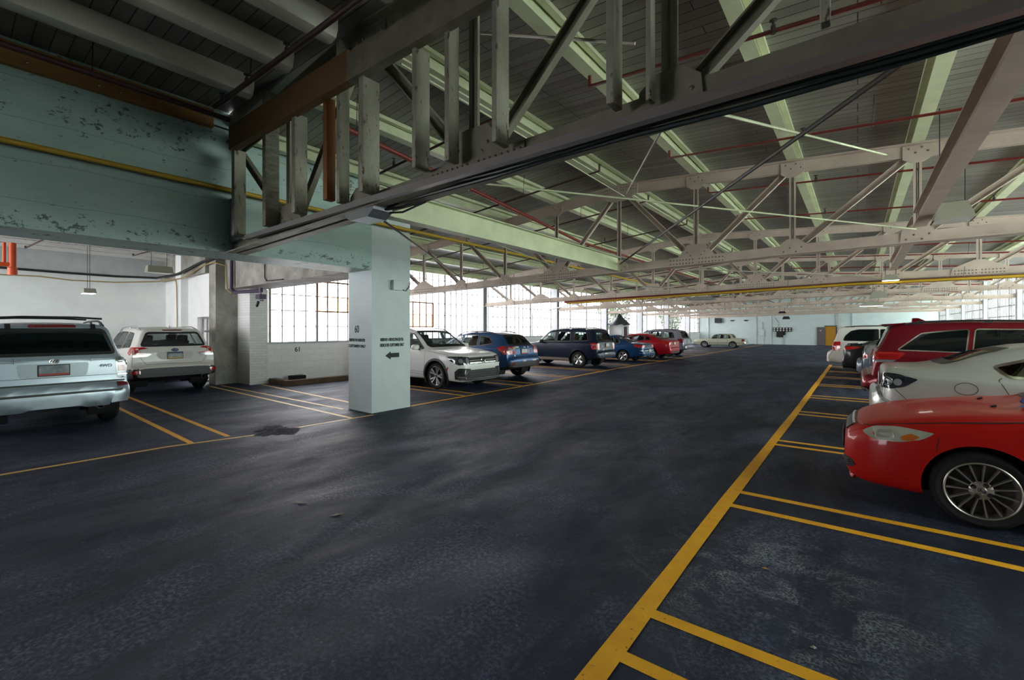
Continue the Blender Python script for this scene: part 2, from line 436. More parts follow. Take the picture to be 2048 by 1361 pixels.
# ground, floor, roof
mb = MB(); mb.box(-18.6, XL-.3, 31.5, 52, -.5, -.25)
tag(obj('ground', mb, plain('outdoor_ground', (.30,.38,.22), .9)), **S)
mb = MB(); mb.box(-20.2, XR+.3, YB-.3, YF+.3, -.25, 0)
tag(obj('floor', mb, M['floor'], recenter=False), **S)
mb = MB()
mb.prism([(-4.05, zr(-4.05)), (XL-.3, zr(XL-.3)), (XL-.3, zr(XL-.3)+.2), (-4.05, 5.15), (XR+.5, zr(XR+.5)+.2), (XR+.5, zr(XR+.5))], 2.6, YF+.3, 'y')
mb.prism([(-8.3, zn(-8.3)), (XR+.5, zn(XR+.5)), (XR+.5, zn(XR+.5)+.5), (-8.3, zn(-8.3)+.4)], YB-.3, 2.62, 'y')
tag(obj('ceiling', mb, M['deck'], recenter=False), **S)
mb = MB(); mb.box(-20.2, -8.0, YB-.3, 5.0, 4.35, 4.5)
mb.box(-19.7, -8.0, YB, 4.9, 4.16, 4.35)
# header wall and column
mb = MB(); mb.box(-8.2, XW, YB, 5.06, 2.78, zr(-8.2)+.05); mb.box(-8.2, XW, YB, 2.60, 4.6, 4.88)
tag(obj('wall_left', mb, M['teal_wall'], recenter=False), **S)
col = empty('concrete_column', (-7.8, 5.53, 0), label='white concrete column stencilled 60 with a black arrow, beside the parking lane', cat='column', kind='structure')
mb = MB(); mb.box(-8.2, XW, 5.06, 5.99, 0, zr(-8.2)+.05)
obj('shaft', mb, mottled('column_paint', (.53,.60,.61), (.61,.68,.68), 1.5, .6, .2, chips=(.10,.12,.10), chip_scale=5, chip_at=.70), col)
mb = MB(); mb.box(-8.2, XW, 5.99, 6.0, 0, .01)
# wall above the cross beam, left room
mb = MB(); mb.box(-14.9, -8.2, 5.06, 5.86, 2.80, zr(-14)+.3)
tag(obj('concrete_beam', mb, M['grey_conc'], recenter=False), 'grey concrete beam running from white column to bare pillar', 'beam', kind='structure')
mb = MB(); mb.box(-15.25, -14.72, 4.82, 5.75, 0, 4.3)
tag(obj('concrete_pillar', mb, M['grey_conc'], recenter=False), 'bare grey concrete pillar beside the white hatchback', 'pillar', kind='structure')
mb = MB(); mb.box(-14.72, -13.86, 5.40, 5.90, 0, 2.8)
tag(obj('trim_1', mb, M['brick'], recenter=False), **S)
mb = MB(); mb.box(-20.0, -19.6, -3.5, 5.2, 0, 4.4)
mb2 = mb
tag(obj('wall_far_left', mb, M['white_wall'], recenter=False), **S)
mb = MB(); mb.box(-19.6, -19.3, YB, 4.9, 3.42, 4.15)          # beam along top of that wall
tag(obj('trim_2', mb, M['grey_paint'], recenter=False), **S)
mb = MB(); mb.box(-19.6, -16.35, 4.85, 5.2, 0, 3.3); mb.box(-16.35, -15.25, 4.85, 5.2, 2.0, 3.3)
mb.box(-17.75, -17.2, 4.65, 4.85, 0, 4.2)
tag(obj('wall_bay', mb, M['white_wall'], recenter=False), **S)
mb = MB(); mb.box(-19.6, -15.25, 4.72, 5.2, 3.3, 4.2)
tag(obj('trim_3', mb, M['grey_conc'], recenter=False), **S)
w = MB()
for x in (-16.35, -15.95, -15.6, -15.27): w.box(x-.02, x+.02, 4.98, 5.02, 0, 2.0)
for z in (0.03, 1.0, 1.55, 1.97): w.box(-16.35, -15.25, 4.98, 5.02, z-.03, z+.03)
d1 = tag(obj('door_1', w, M['mullion'], recenter=False), **S)
w = MB(); w.box(-16.35, -15.25, 4.997, 5.003, 0, 2.0); child('pane', w, M['pane'], d1)
# metal roof deck of the left room with joists
mb = MB()
n = 48
for i in range(n):
    y = -3.2 + i*(4.85+3.2)/n
    mb.box(-19.6, -8.2, y, y+.085, 4.06, 4.10); mb.box(-19.6, -8.2, y+.085, y+.17, 4.12, 4.16)
    mb.box(-19.6, -8.2, y+.08, y+.09, 4.06, 4.16); mb.box(-19.6, -8.2, y+.165, y+.175, 4.06, 4.16)
for x in (-18.9, -17.9, -16.9, -15.9, -14.9, -13.6, -12.2, -10.8, -9.4):
    mb.box(x-.05, x+.05, -3.2, 4.85, 3.96, 4.06)
mb.box(-20.0, -8.2, YB, 5.2, 4.16, 4.3)
tag(obj('ceiling_bay', mb, plain('white_decking', (.66,.64,.62), .6), recenter=False), **S)
# far wall, back wall
mb = MB(); mb.box(XL-.3, XR+.3, YF, YF+.3, 0, 5.2)
tag(obj('wall_far', mb, M['block_far'], recenter=False), **S)
mb = MB(); mb.box(-8.9, XR+.3, YB-.3, YB, 0, 5.2); mb.box(-20.2, -8.2, -3.5, -3.2, 0, 1.1); mb.box(-20.2, -8.2, -3.5, -3.2, 3.9, 4.3); mb.box(-20.2,-19.5,-3.5,-3.2,1.1,3.9)  # bay's unseen back wall moved in, so its added window lights the bay
tag(obj('wall_back', mb, M['grey_paint'], recenter=False), **S)
for i, x in enumerate((-8.32, -6.96, -1.46, -.35)):            # piers and seams on the far wall
    mb = MB(); mb.box(x-.05-(.1 if i == 2 else 0), x+.05, YF-.08, YF, 0, 4.6)
    tag(obj('trim_%d' % (4+i), mb, M['far_wall'] if i != 2 else M['grey_paint'], recenter=False), **S)
# low walls under the windows
mb = MB(); mb.box(XL-.25, XL+.02, 5.86, YF, 0, 1.2)
WLOW = tag(obj('wall_window_left', mb, M['block'], recenter=False), **S)
mb = MB(); mb.box(XL-.27, XL+.06, 5.86, YF, 1.17, 1.22)
tag(obj('trim_8', mb, M['grey_paint'], recenter=False), **S)
mb = MB(); mb.box(XR-.02, XR+.25, YB, YF, 0, 1.2); mb.box(XR-.02, XR+.25, YB, 2.5, 1.2, 4.4)  # tall near stretch is unseen, closed solid to keep daylight off the near bay
tag(obj('wall_right', mb, M['far_wall'], recenter=False), **S)
mb = MB(); mb.box(XL-.3, XL+.05, 5.86, YF, 3.98, 4.3); mb.box(XR-.05, XR+.3, YB, YF, 4.15, 4.6)
tag(obj('trim_9', mb, M['green_steel'], recenter=False), **S)
def sash(n, x, y0, y1, z0, z1, vents=(), cell=.372, row=.49, heavy=3, bar=.014, skip=()):
    """one bay of steel factory sash: light bars, heavy mullions, rusty framed vents"""
    y0 += .036; y1 -= .036
    f = MB(); W = y1-y0
    for i in range(heavy+1):
        y = y0 + W*i/heavy; f.box(x-.04, x+.04, y-.03, y+.03, z0, z1)
    nc = max(1, round(W/heavy/cell)); cw = W/heavy/nc
    for i in range(nc*heavy+1):
        if i % nc == 0: continue
        y = y0+cw*i; f.box(x-.018, x+.018, y-bar, y+bar, z0, z1)
    k = 0; zs = []
    while z0+k*row < z1-.1:
        z = z0+k*row; zs.append(z); f.box(x-.0155, x+.0155, y0, y1, z-bar, z+bar); k += 1
    o = tag(obj('window_%d' % n, f, M['mullion'], recenter=False), **S)
    p = MB(); p.box(x-.003, x+.003, y0, y1, z0, z1); child('pane', p, M['pane'], o)
    for (c0, c1, r0, r1) in vents:
        v = MB(); a = y0+cw*c0; bb = y0+cw*c1; za = z0+row*r0; zb = z0+row*r1
        for y in (a, bb): v.box(x-.03, x+.05, y-.025, y+.025, za, zb)
        for z in (za, zb): v.box(x-.028, x+.048, a, bb, z-.025, z+.025)
        for i in range(c0+1, c1): v.box(x-.02, x+.03, y0+cw*i-.014, y0+cw*i+.014, za, zb)
        for i in range(r0+1, r1): v.box(x-.018, x+.028, a, bb, z0+row*i-.014, z0+row*i+.014)
        child('vent_frame', v, M['rust_bar'], o)
        g = MB(); g.box(x-.001+.008, x+.001+.008, a, bb, za, za+row); child('vent_pane', g, M['cream_pane'], o)
    return o
added_window = sash(20, 0, -19.5, -8.2, 1.1, 3.9); added_window.rotation_euler = (0,0,PI/2); added_window.location = (0, -3.35, 0); added_window.scale = (1,-1,1)  # added window strip out of view, brightens the bay's white walls
# window columns
for k in range(2, 8):
    mb = MB(); y = TY[k]
    mb.box(XL+.02, XL+.40, y-.13, y-.10, 0, 4.0); mb.box(XL+.02, XL+.40, y+.10, y+.13, 0, 4.0); mb.box(XL+.19, XL+.22, y-.1, y+.1, 0, 4.0)
    tag(obj('window_column', mb, M['col_white'], recenter=False), 'white steel window column at the left wall, %s from the camera' % ('first','second','third','fourth','fifth','sixth')[k-2], 'column', 'left window columns', 'structure')
for k in range(0, 8):
    mb = MB(); y = TY[k]
    mb.box(XR-.17, XR-.02, y-.15, y+.15, 0, 4.3)
    tag(obj('window_column', mb, M['col_white'], recenter=False), 'white column of the right window wall, %s from the far wall' % ('eighth','seventh','sixth','fifth','fourth','third','second','nearest')[k], 'column', 'right window columns', 'structure')

yb = [5.95] + TY[1:] + [YF]
vents = {0: [(4, 8, 2, 4)], 1: [(6, 10, 1, 3)], 2: [(2, 4, 1, 3), (7, 9, 2, 4)], 3: [(7, 9, 2, 4)], 4: [(8, 12, 1, 3)], 5: [(3, 6, 2, 4)]}
for i in range(8):
    sash(1+i, XL-.05, yb[i], yb[i+1], 1.22, 3.98, vents.get(i, ()) if i < 2 else (), heavy=2 if i == 0 else 3)
ybr = TY + [YF]
for i in range(8):
    sash(10+i, XR+.05, ybr[i], ybr[i+1], 1.22, 4.2, heavy=3, bar=.016, cell=.30)
# ------------------------------------------------------------------ roof trusses
def ztc(x): return zr(x) - .22          # top of the top chord
ORD = ('nearest', 'second', 'third', 'fourth', 'fifth', 'sixth', 'seventh', 'eighth')
def truss(k):
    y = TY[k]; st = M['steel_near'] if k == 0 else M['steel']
    lab = ['dark olive steel roof truss overhead, with painted boards bolted against it',
           'cream riveted roof truss crossing above the white hatchback-style suv, second from the camera',
           'cream riveted roof truss with a yellow gas pipe and red pipe slung beneath', ] + \
          ['cream riveted roof truss, %s counting from the camera' % ORD[j] for j in range(3, 8)]
    lab[1] = 'cream riveted roof truss, second from the camera, where two green bottom beams end'
    t = empty('roof_truss', (-4.05, y, zc(-4.05)), label=lab[k], cat='roof truss', group='riveted roof trusses')
    x0 = XW-.0 if k == 0 else XL+.35; x1 = XR-.2
    hb, ht = .17, .19
    xs = [x for x in PX if x0+.3 < x < x1-.3]
    det = k < 5
    # bottom chord: two angles back to back (vertical legs + bottom flanges)
    b = MB()
    seg = [x0] + xs + [x1]
    for i in range(len(seg)-1):
        a, c = seg[i], seg[i+1]
        for s in (-1, 1):
            b.bar((a, y+s*.035, zc(a)+hb/2), (c, y+s*.035, zc(c)+hb/2), .014, hb)
            b.bar((a, y+s*.085, zc(a)+.008), (c, y+s*.085, zc(c)+.008), .11, .016)
    obj('bottom_chord', b, st, t)
    b = MB()
    seg = [x0] + [x for x in xs] + [x1]
    for i in range(len(seg)-1):
        a, c = seg[i], seg[i+1]
        for s in (-1, 1):
            b.bar((a, y+s*.035, ztc(a)-ht/2), (c, y+s*.035, ztc(c)-ht/2), .014, ht)
            b.bar((a, y+s*.085, ztc(a)-.008), (c, y+s*.085, ztc(c)-.008), .11, .016)
    obj('top_chord', b, st, t)
    for x in xs:                                     # posts
        b = MB()
        for s in (-1, 1):
            b.bar((x+s*.028, y-.045, zc(x)+.1), (x+s*.028, y-.045, ztc(x)-.1), .04, .01, up=(0,1,0))
            b.bar((x+s*.012, y-.02, zc(x)+.1), (x+s*.012, y-.02, ztc(x)-.1), .010, .06, up=(0,1,0))
        obj('web_post', b, st, t)
    ap = -4.05
    full = sorted(xs + [x0+.05, x1-.05])
    for i in range(len(full)-1):                     # diagonals
        a, c = full[i], full[i+1]
        if i == 0 or i == len(full)-2:
            top, bot = (a, c) if c <= ap+.1 else (c, a)
        elif c <= ap - 1.5: top, bot = a, c
        elif a >= ap + 1.5: top, bot = c, a
        elif c <= ap + .1: top, bot = c, a
        else: top, bot = a, c
        d = .12 if bot > top else -.12
        p = (top+d*.8, y+.02, ztc(top)-.16); q = (bot-d*.8, y+.02, zc(bot)+.16)
        b = MB()
        wdt = .085
        b.bar(p, q, wdt, .012, up=(0,1,0), ob=.02); b.bar(p, q, .012, .06, up=(0,1,0), oa=-wdt/2); b.bar(p, q, .012, .06, up=(0,1,0), oa=wdt/2)
        obj('web_diagonal', b, st, t)
    def plate(name, poly, rv, yy, rr):
        b = MB()
        b.prism(poly, yy-.008, yy+.008, 'y')
        g = obj(name, b, st, t)
        r = MB()
        for (rx, rz) in rv: r.rivet((rx, yy-.008, rz), rr, (0,-1,0))
        if rv and det:
            tag(obj('rivets', r, M['rivet'], g, smooth=True, angle=60), kind='stuff')
        return g
    yy = y-.055
    if det or True:
        for x in (-5.62, -2.465):                     # bottom splices with big gussets
            z = zc(x)
            poly = [(x-.52, z+.005), (x+.52, z+.005), (x+.52, z+hb), (x+.34, z+hb), (x+.16, z+.40), (x-.16, z+.40), (x-.34, z+hb), (x-.52, z+hb)]
            rv = [(x+s*(.06+.06*j), z+zz) for s in (-1,1) for j in range(8) for zz in (.045, .115)] + [(x+s*(.10+.06*j), z+.19+.06*j) for s in (-1,1) for j in range(3)]
            plate('gusset_plate', poly, rv, yy+.006, .016)
        for x in xs:
            if min(abs(x+5.62), abs(x+2.465)) < .1: continue
            z = zc(x); big = abs(x-2.29) < .2 or abs(x+10.39) < .2
            wd = .5 if big else .2
            poly = [(x-wd, z+.01), (x+wd, z+.01), (x+wd*.9, z+hb+.02), (x+.08, z+hb+(.2 if big else .10)), (x-.08, z+hb+(.2 if big else .10)), (x-wd*.9, z+hb+.02)]
            if big: rv = [(x+s*(.05+.06*j), z+zz) for s in (-1,1) for j in range(7) for zz in (.05,.12)]
            else: rv = [(x-.13, z+.06), (x-.04, z+.12), (x+.05, z+.05), (x+.13, z+.12)]
            plate('gusset_plate', poly, rv, yy+.004, .016)
        for x in xs:
            z = ztc(x)
            if abs(x-ap) < .1:
                poly = [(x-.42, z-.06-.015), (x, z-.0), (x+.42, z-.03-.01), (x+.42, z-ht-.04), (x+.15, z-ht-.16), (x-.15, z-ht-.16), (x-.42, z-ht-.06)]
                rv = [(x+s*(.05+.055*j), z-.05-dz-(.09 if s < 0 else .068)*(.05+.055*j)) for s in (-1,1) for j in range(7) for dz in (0, .06)]
                plate('gusset_plate', poly, rv, yy+.002, .015)
            else:
                poly = [(x-.17, z-.02), (x+.17, z-.02), (x+.17, z-ht-.02), (x+.06, z-ht-.09), (x-.06, z-ht-.09), (x-.17, z-ht-.02)]
                rv = [(x-.10, z-.06), (x-.02, z-.13), (x+.05, z-.06), (x+.12, z-.13)]
                plate('gusset_plate', poly, rv, yy+.002, .015)
    return t
for k in range(8): truss(k)

# ------------------------------------------------------------------ purlins (I-beams from truss to truss)
NUM = ('first','second','third','fourth','fifth','sixth','seventh','eighth','ninth','tenth','eleventh','twelfth')
def ibeam(mb, x, y0, y1, z0, h, w, t=.012):
    mb.box(x-w/2, x+w/2, y0, y1, z0, z0+t); mb.box(x-w/2, x+w/2, y0, y1, z0+h-t, z0+h); mb.box(x-t/2, x+t/2, y0, y1, z0+t, z0+h-t)
for i, x in enumerate(PX):
    if x < XL+.2 or x > XR-.1: continue
    mb = MB(); z = zr(x)-.22
    y0 = 2.75 if x > XW-.2 else 5.9
    ibeam(mb, x, y0, YF, z, .22, .15)
    for s in (-1, 1): mb.box(x+s*.075-.035, x+s*.075+.035, y0, YF, z+.215-.05, z+.22)     # nailing strips
    if i == 6: mb.box(x-.16, x-.02, y0, YF, z-.02, z+.0)
    tag(obj('roof_purlin', mb, M['green_steel']), 'pale green steel roof purlin running down the hall, %s from the left windows' % NUM[i], 'purlin', 'steel roof purlins')
# lower beams linking the bottom chords
for x, lab in ((-4.05, 'pale green deep beam under the ridge between bottom chords of the trusses'), (.72, 'grey-green lower beam at right, between bottom chords of the trusses')):
    mb = MB()
    for k in range(0, 7):
        ibeam(mb, x, TY[k]+.12, TY[k+1]-.12, zc(x)+(.02 if x < 0 else .22), .30 if x < 0 else .22, .15)
        if k >= 1 and x > 0: break
        if k >= 0 and x < 0: break
    tag(obj('lower_beam', mb, M['green_steel'] if x < 0 else M['steel']), lab, 'beam', 'lower beams')
# the timber purlins nearest the camera end on the first truss
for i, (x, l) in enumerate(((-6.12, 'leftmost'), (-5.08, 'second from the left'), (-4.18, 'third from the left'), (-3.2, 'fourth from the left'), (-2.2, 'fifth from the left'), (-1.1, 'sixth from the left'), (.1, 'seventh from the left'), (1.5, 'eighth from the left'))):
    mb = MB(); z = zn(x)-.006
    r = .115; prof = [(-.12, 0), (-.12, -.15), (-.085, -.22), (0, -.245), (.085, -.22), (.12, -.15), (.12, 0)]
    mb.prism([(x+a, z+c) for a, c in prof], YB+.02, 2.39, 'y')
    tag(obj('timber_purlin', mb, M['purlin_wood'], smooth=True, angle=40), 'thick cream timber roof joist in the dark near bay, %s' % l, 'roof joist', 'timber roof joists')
# brown ledger on the header wall
led = MB(); led.box(XW+.003, XW+.09, YB+.02, 2.37, 4.55, 4.80)
lo = tag(obj('ledger_board', led, M['timber']), 'brown timber ledger bolted along top of the teal wall', 'ledger')
for y in (.35, .55, 1.15, 1.35, 1.95, 2.25):
    for z in (4.62, 4.72):
        lv = MB(); lv.rivet((XW+.09, y, z), .016, (1,0,0)); obj('bolt', lv, M['lamp_silver'], lo)

# ------------------------------------------------------------------ timber against the near truss
def beam_x(name, x0, x1, za0, za1, zb0, zb1, mat, label, y0=2.40, y1=2.49):
    mb = MB()
    mb.add([(x0,y0,za0),(x1,y0,zb0),(x1,y1,zb0),(x0,y1,za0),(x0,y0,za1),(x1,y0,zb1),(x1,y1,zb1),(x0,y1,za1)],
           [(0,3,2,1),(4,5,6,7),(0,1,5,4),(1,2,6,5),(2,3,7,6),(3,0,4,7)])
    return tag(obj(name, mb, mat), label, 'timber beam')
beam_x('timber_beam', -6.85, -3.92, 4.12, 4.44, 4.06, 4.37, M['timber_x'], 'brown timber beam bolted across the near truss posts')
beam_x('timber_beam', -3.92, -2.05, 4.06, 4.33, 4.02, 4.25, mottled('grey_green_timber', (.15,.14,.09), (.22,.21,.15), 5, .7, .2), 'grey-green painted timber continuing the brown beam to the right')
def board(px, w, d, z0, z1, mat, label, y=2.53):
    mb = MB(); mb.box(px-w/2, px+w/2, y-d/2, y+d/2, z0, z1)
    return tag(obj('wood_post', mb, mat, bevel=.006), label, 'wood post', 'boards on the near truss')
BW = M['old_wood']
board(-6.86, .10, .15, 2.95, 4.14, BW, 'pale board post on the near truss, closest to the teal wall')
board(-5.93, .10, .17, 2.95, 4.66, mottled('rough_sawn', (.17,.165,.12), (.30,.29,.22), 9, .8, .5, stretch=(1,1,4)), 'rough sawn tall post on the near truss, second from the teal wall', y=2.56)
board(-5.12, .08, .15, 2.98, 4.12, BW, 'pale board post on the near truss, third from the teal wall')
board(-4.47, .085, .10, 3.02, 4.10, M['orange_wood'], 'orange-brown new board post on the near truss')
board(-4.27, .06, .12, 2.96, 4.66, BW, 'pale tall post just right of the orange-brown board', y=2.57)
board(-3.74, .07, .19, 2.96, 4.06, BW, 'wide pale post on the near truss above the silver trough light')
board(-2.98, .05, .16, 3.02, 4.06, BW, 'pale board hanging from the right end of the timber beam')
board(-2.60, .05, .12, 3.0, 4.7, BW, 'narrow dark-edged board beside the split steel post')
board(-2.07, .045, .15, 3.0, 4.74, BW, 'pale chipped board where the steel diagonal meets the near truss', y=2.51)
board(-1.17, .05, .13, 3.0, 4.7, BW, 'pale chipped board post, second from the right end of the near truss', y=2.51)
board(-.96, .03, .08, 2.98, 4.6, BW, 'thin board post next to the rightmost gusset of the near truss', y=2.55)
board(-.12, .04, .07, 3.08, 4.5, BW, 'short-ended thin board at the upper right of the near truss', y=2.55)
mb = MB(); mb.box(-7.01, -6.93, 2.50, 2.60, 2.95, 4.1); mb.box(-7.39, -7.05, 2.60, 2.68, 2.93, 3.58)
tag(obj('steel_bracket', mb, plain('grey_bracket', (.20,.24,.25), .5)), 'grey steel end plate fixing the near truss to the teal wall', 'bracket')
# tray and cables under the near bottom chord
mb = MB(); mb.box(-6.6, XR-.3, 2.50, 2.56, 2.86, 2.92)
tag(obj('cable_tray', mb, plain('grey_tray', (.30,.28,.27), .35, .5)), 'long grey metal tray fixed under the near truss', 'cable tray')
for j, (yy, zz, r, x0) in enumerate(((2.59, 2.885, .016, -3.6), (2.64, 2.88, .014, -3.4), (2.70, 2.875, .018, -3.5))):
    mb = MB(); mb.tube([(x0, yy, zz)] + [(x0+.6*i, yy, zz+.012*math.sin(i*1.7+j)) for i in range(1, 14)], r, 8)
    tag(obj('conduit', mb, plain('dark_teal_conduit', (.02,.035,.035), .4), smooth=True), 'dark conduit under the near truss, %s of three' % ('nearest', 'middle', 'farthest')[j], 'conduit', 'conduits under the near truss')
# tall corrugated lip of the tray at the far right
# ------------------------------------------------------------------ bracing rods
def rod(p, q, r, mat, label):
    mb = MB(); mb.tube([p, q], r, 6)
    tag(obj('brace_rod', mb, mat, smooth=True), label, 'brace rod', 'bracing rods')
rod((-3.3, 2.8, 3.10), (.68, 8.85, 3.12), .010, M['green_steel'], 'long pale rod crossing from ridge beam to right end of second truss')
rod((.35, 2.8, 3.02), (-4.0, 8.85, 3.02), .016, M['rod_dark'], 'long dark rod crossing below the roof from upper right to second truss')
rod((-.86, 2.75, 3.02), (.35, 8.85, 4.30), .012, M['green_steel'], 'pale rod rising from near truss to second truss top chord')
rod((-.86, 2.75, 3.05), (-3.85, 8.85, 4.5), .012, M['rod'], 'grey rod rising from near truss to the ridge splice')
rod((-3.6, 2.8, 4.3), (-3.9, 8.85, 4.45), .010, M['green_steel'], 'thin pale rod along the ridge to the second truss')
rod((-4.3, 2.8, 3.02), (-8.6, 8.9, 2.95), .014, M['rod_dark'], 'dark rod leaving the near truss toward the left windows')
rod((-7.3, 8.9, 2.95), (-4.2, 15.1, 2.92), .014, M['rod'], 'grey rod between second and third trusses, left of the ridge')
rod((-4.1, 9.1, 3.0), (.40, 14.8, 3.0), .013, M['rod'], 'grey rod between second and third trusses, right of the ridge')
rod((-5.6, 8.85, 3.1), (-6.9, 2.8, 4.2), .012, M['green_steel'], 'pale rod rising behind the boards toward the teal wall')
rod((-2.6, 2.8, 4.2), (-1.2, 2.9, 3.6), .012, M['rod'], 'short pale rod behind the near truss boards')

# ------------------------------------------------------------------ sprinkler pipes
def pipe(name, pts, r, mat, label, cat, group=None, heads=(), hang=()):
    mb = MB(); mb.tube(pts, r, 8)
    o = tag(obj(name, mb, mat, smooth=True, angle=50), label, cat, group)
    for (hx, hy, hz) in heads:
        h = MB(); h.lathe([(.0, -.02), (.025, -.02), (.022, .05), (.012, .06), (.012, .09), (.035, .095), (.035, .10), (0, .10)], 8, (hx, hy, hz))
        obj('sprinkler_head', h, M['rod_dark'], o)
    for (hx, hy, za, zb) in hang:
        h = MB(); h.tube([(hx, hy, za), (hx+.02, hy, zb)], .006, 5); obj('ceiling_hanger', h, M['rod_dark'], o)
    return o
ys = (4.6, 7.35, 9.75, 12.6, 18.2, 20.6, 24.4, 27.2, 30.6, 33.4, 36.8, 39.6, 43.2)
for i, y in enumerate(ys):
    for side in (0, 1):
        if side == 0:
            a, c = (-7.0 if y < 5.9 else -12.9), -3.72
            pts = [(x, y, zr(x)-.40) for x in (a, c)] + [(c, y, zr(c)-.28)]
            hs = [a+.9+2.9*j for j in range(4) if a+.9+2.9*j < c-.3]
        else:
            a, c = -2.45, XR-.4
            pts = [(a, y, zr(a)-.26), (a, y, zr(a)-.38), (c, y, zr(c)-.38)]
            hs = [-.6+2.7*j for j in range(3)]
        pipe('sprinkler_pipe', pts, .022 if i < 6 else .03, M['rust_red'] if side else M['dark_red'],
             'dark red sprinkler pipe under the roof %s of the ridge, %s from the camera' % (('left', 'right')[side], (NUM+('thirteenth',))[i]), 'sprinkler pipe', 'red sprinkler pipes',
             [(x, y, zr(x)-.38) for x in hs] if i < 4 else (), [(x+.75, y, zr(x+.75)-.42, zr(x+.75)-.01) for x in hs])
pipe('sprinkler_main', [(-5.25, 2.9, 4.28), (-6.5, 11.6, 4.22), (-6.6, YF-.3, 4.22)], .04, M['rust_red'], 'thick red sprinkler main running down the hall left of the ridge', 'sprinkler pipe', None, (), [(-5.32, 3.4, 4.28, 4.8)] + [(-6.5, 13.0+6.287*k, 4.22, 4.7) for k in range(6)])
pipe('sprinkler_main', [(-6.72, YB+.2, 4.52), (-6.72, 2.36, 4.48)], .036, M['dark_red'], 'dark red pipe along the brown ledger board', 'sprinkler pipe', None, (), [(-6.72, 1.0, 4.5, 4.83)])
pipe('sprinkler_pipe', [(-6.6, 2.15, zn(-6.6)-.31), (3.5, 2.15, zn(3.5)-.31)], .028, M['dark_red'], 'dark red pipe crossing beneath the thick timber joists', 'sprinkler pipe', None, [(x, 2.15, zn(x)-.31) for x in (-6.35, -4.62, -5.6)], [(x, 2.15, zn(x)-.31, zn(x)-.01) for x in (-5.5, -3.6)])
# gas pipe
pipe('gas_pipe', [(-7.24, YB+.2, 3.70), (-7.24, 4.0, 3.67), (-7.24, 19.6, 3.60)], .034, M['yellow'], 'yellow gas pipe along the teal wall and on into the hall', 'gas pipe')
pipe('gas_pipe', [(-9.0, 15.02, 2.62), (-4.3, 15.02, zc(-4.3)-.10), (0, 15.02, zc(0)-.09), (XR-.3, 15.02, zc(1)-.09)], .034, M['yellow'], 'yellow gas pipe slung under the third roof truss', 'gas pipe', None, (), [(x, 15.02, zc(x)-.09, zc(x)+.2) for x in (-5.0, -1.6, 2.0)])
pipe('sprinkler_main', [(-9.2, 15.2, 2.70), (-4.3, 15.2, zc(-4.3)-.07), (0, 15.2, zc(0)-.07), (XR-.3, 15.2, zc(1)-.07)], .05, M['rust_red'], 'thick red pipe beside the yellow pipe under the third truss', 'sprinkler pipe')
pipe('downpipe', [(-13.5, 19.0, 1.25), (-13.5, 19.0, 2.45), (-8.6, 15.25, 2.62)], .03, M['col_white'], 'thin white pipe dropping in front of left windows', 'pipe')
# ------------------------------------------------------------------ lamps
def pendant(loc, L, W, H, on, label, axis='y', wires=.8, body='lamp_body'):
    t = empty('pendant_light', loc, 0, label, 'hanging light', 'hanging box lights')
    x, y, z = loc; mb = MB()
    a, b_ = (W/2, L/2) if axis == 'y' else (L/2, W/2)
    k = .62
    vs = [(x-a*s, y-b_*s2, z) for s, s2 in ((1,1),(-1,1),(-1,-1),(1,-1))] + [(x-a*k*s, y-b_*.92*s2, z+H) for s, s2 in ((1,1),(-1,1),(-1,-1),(1,-1))]
    mb.add(vs, [(4,5,6,7), (0,1,5,4), (1,2,6,5), (2,3,7,6), (3,0,4,7)]); obj('housing', mb, M[body], t)
    mb = MB(); mb.box(x-a+.015, x+a-.015, y-b_+.015, y+b_-.015, z+.002, z+.012); obj('diffuser', mb, M['lamp_on'] if on else M['lamp_off'], t)
    mb = MB()
    for s in (-.6, .6):
        dx, dy = (0, b_*s) if axis == 'y' else (a*s, 0)
        mb.tube([(x+dx, y+dy, z+H), (x+dx, y+dy, z+H+wires)], .006, 5)
    obj('hanger_wire', mb, M['cable'], t)
pendant((-17.0, 2.45, 2.62), .55, .26, .14, True, 'small lit box light hanging over the silver suv bay', 'x', 1.30)
pendant((-16.2, 3.85, 3.27), .62, .40, .20, False, 'unlit green-grey box light hanging by the bare pillar', 'y', .68)
pendant((.98, 8.15, 3.06), .40, .36, .22, False, 'large hanging light with white reflector near the second truss', 'x', 1.3)
pendant((.66, 14.78, 2.86), .34, .30, .14, True, 'small lit box light under the third truss', 'x', .3)
pendant((.61, 21.3, 2.78), .55, .4, .22, False, 'round pale lamp under the fourth truss', 'x', .3)
pendant((.51, 27.6, 2.72), .9, .5, .2, True, 'small lit lamp under the fifth truss', 'x', .3)
pendant((-3.9, 33.8, 2.62), .45, .3, .14, False, 'dark small lamp under the sixth truss', 'x', .3, 'black')
pendant((-5.0, 46.0, 2.45), .6, .45, .25, False, 'dark cone lamp hanging before the far wall', 'x', .5, 'black')
pendant((-4.0, 15.3, 2.58), .8, .3, .1, False, 'grey trough lamp under the third truss near the ridge', 'x', .2, 'lamp_silver')
t = tag(empty('trough_light', (-3.92, 2.62, 2.74)), 'silver trough light under the near truss', 'light')
mb = MB(); mb.prism([(-4.17,2.80),(-4.05,2.74),(-3.76,2.74),(-3.66,2.80),(-3.66,2.83),(-4.17,2.83)], 2.52, 2.74, 'y'); obj('reflector', mb, M['lamp_silver'], t)
mb = MB(); mb.box(-4.14, -3.68, 2.57, 2.69, 2.83, 2.88); obj('housing', mb, M['black'], t)
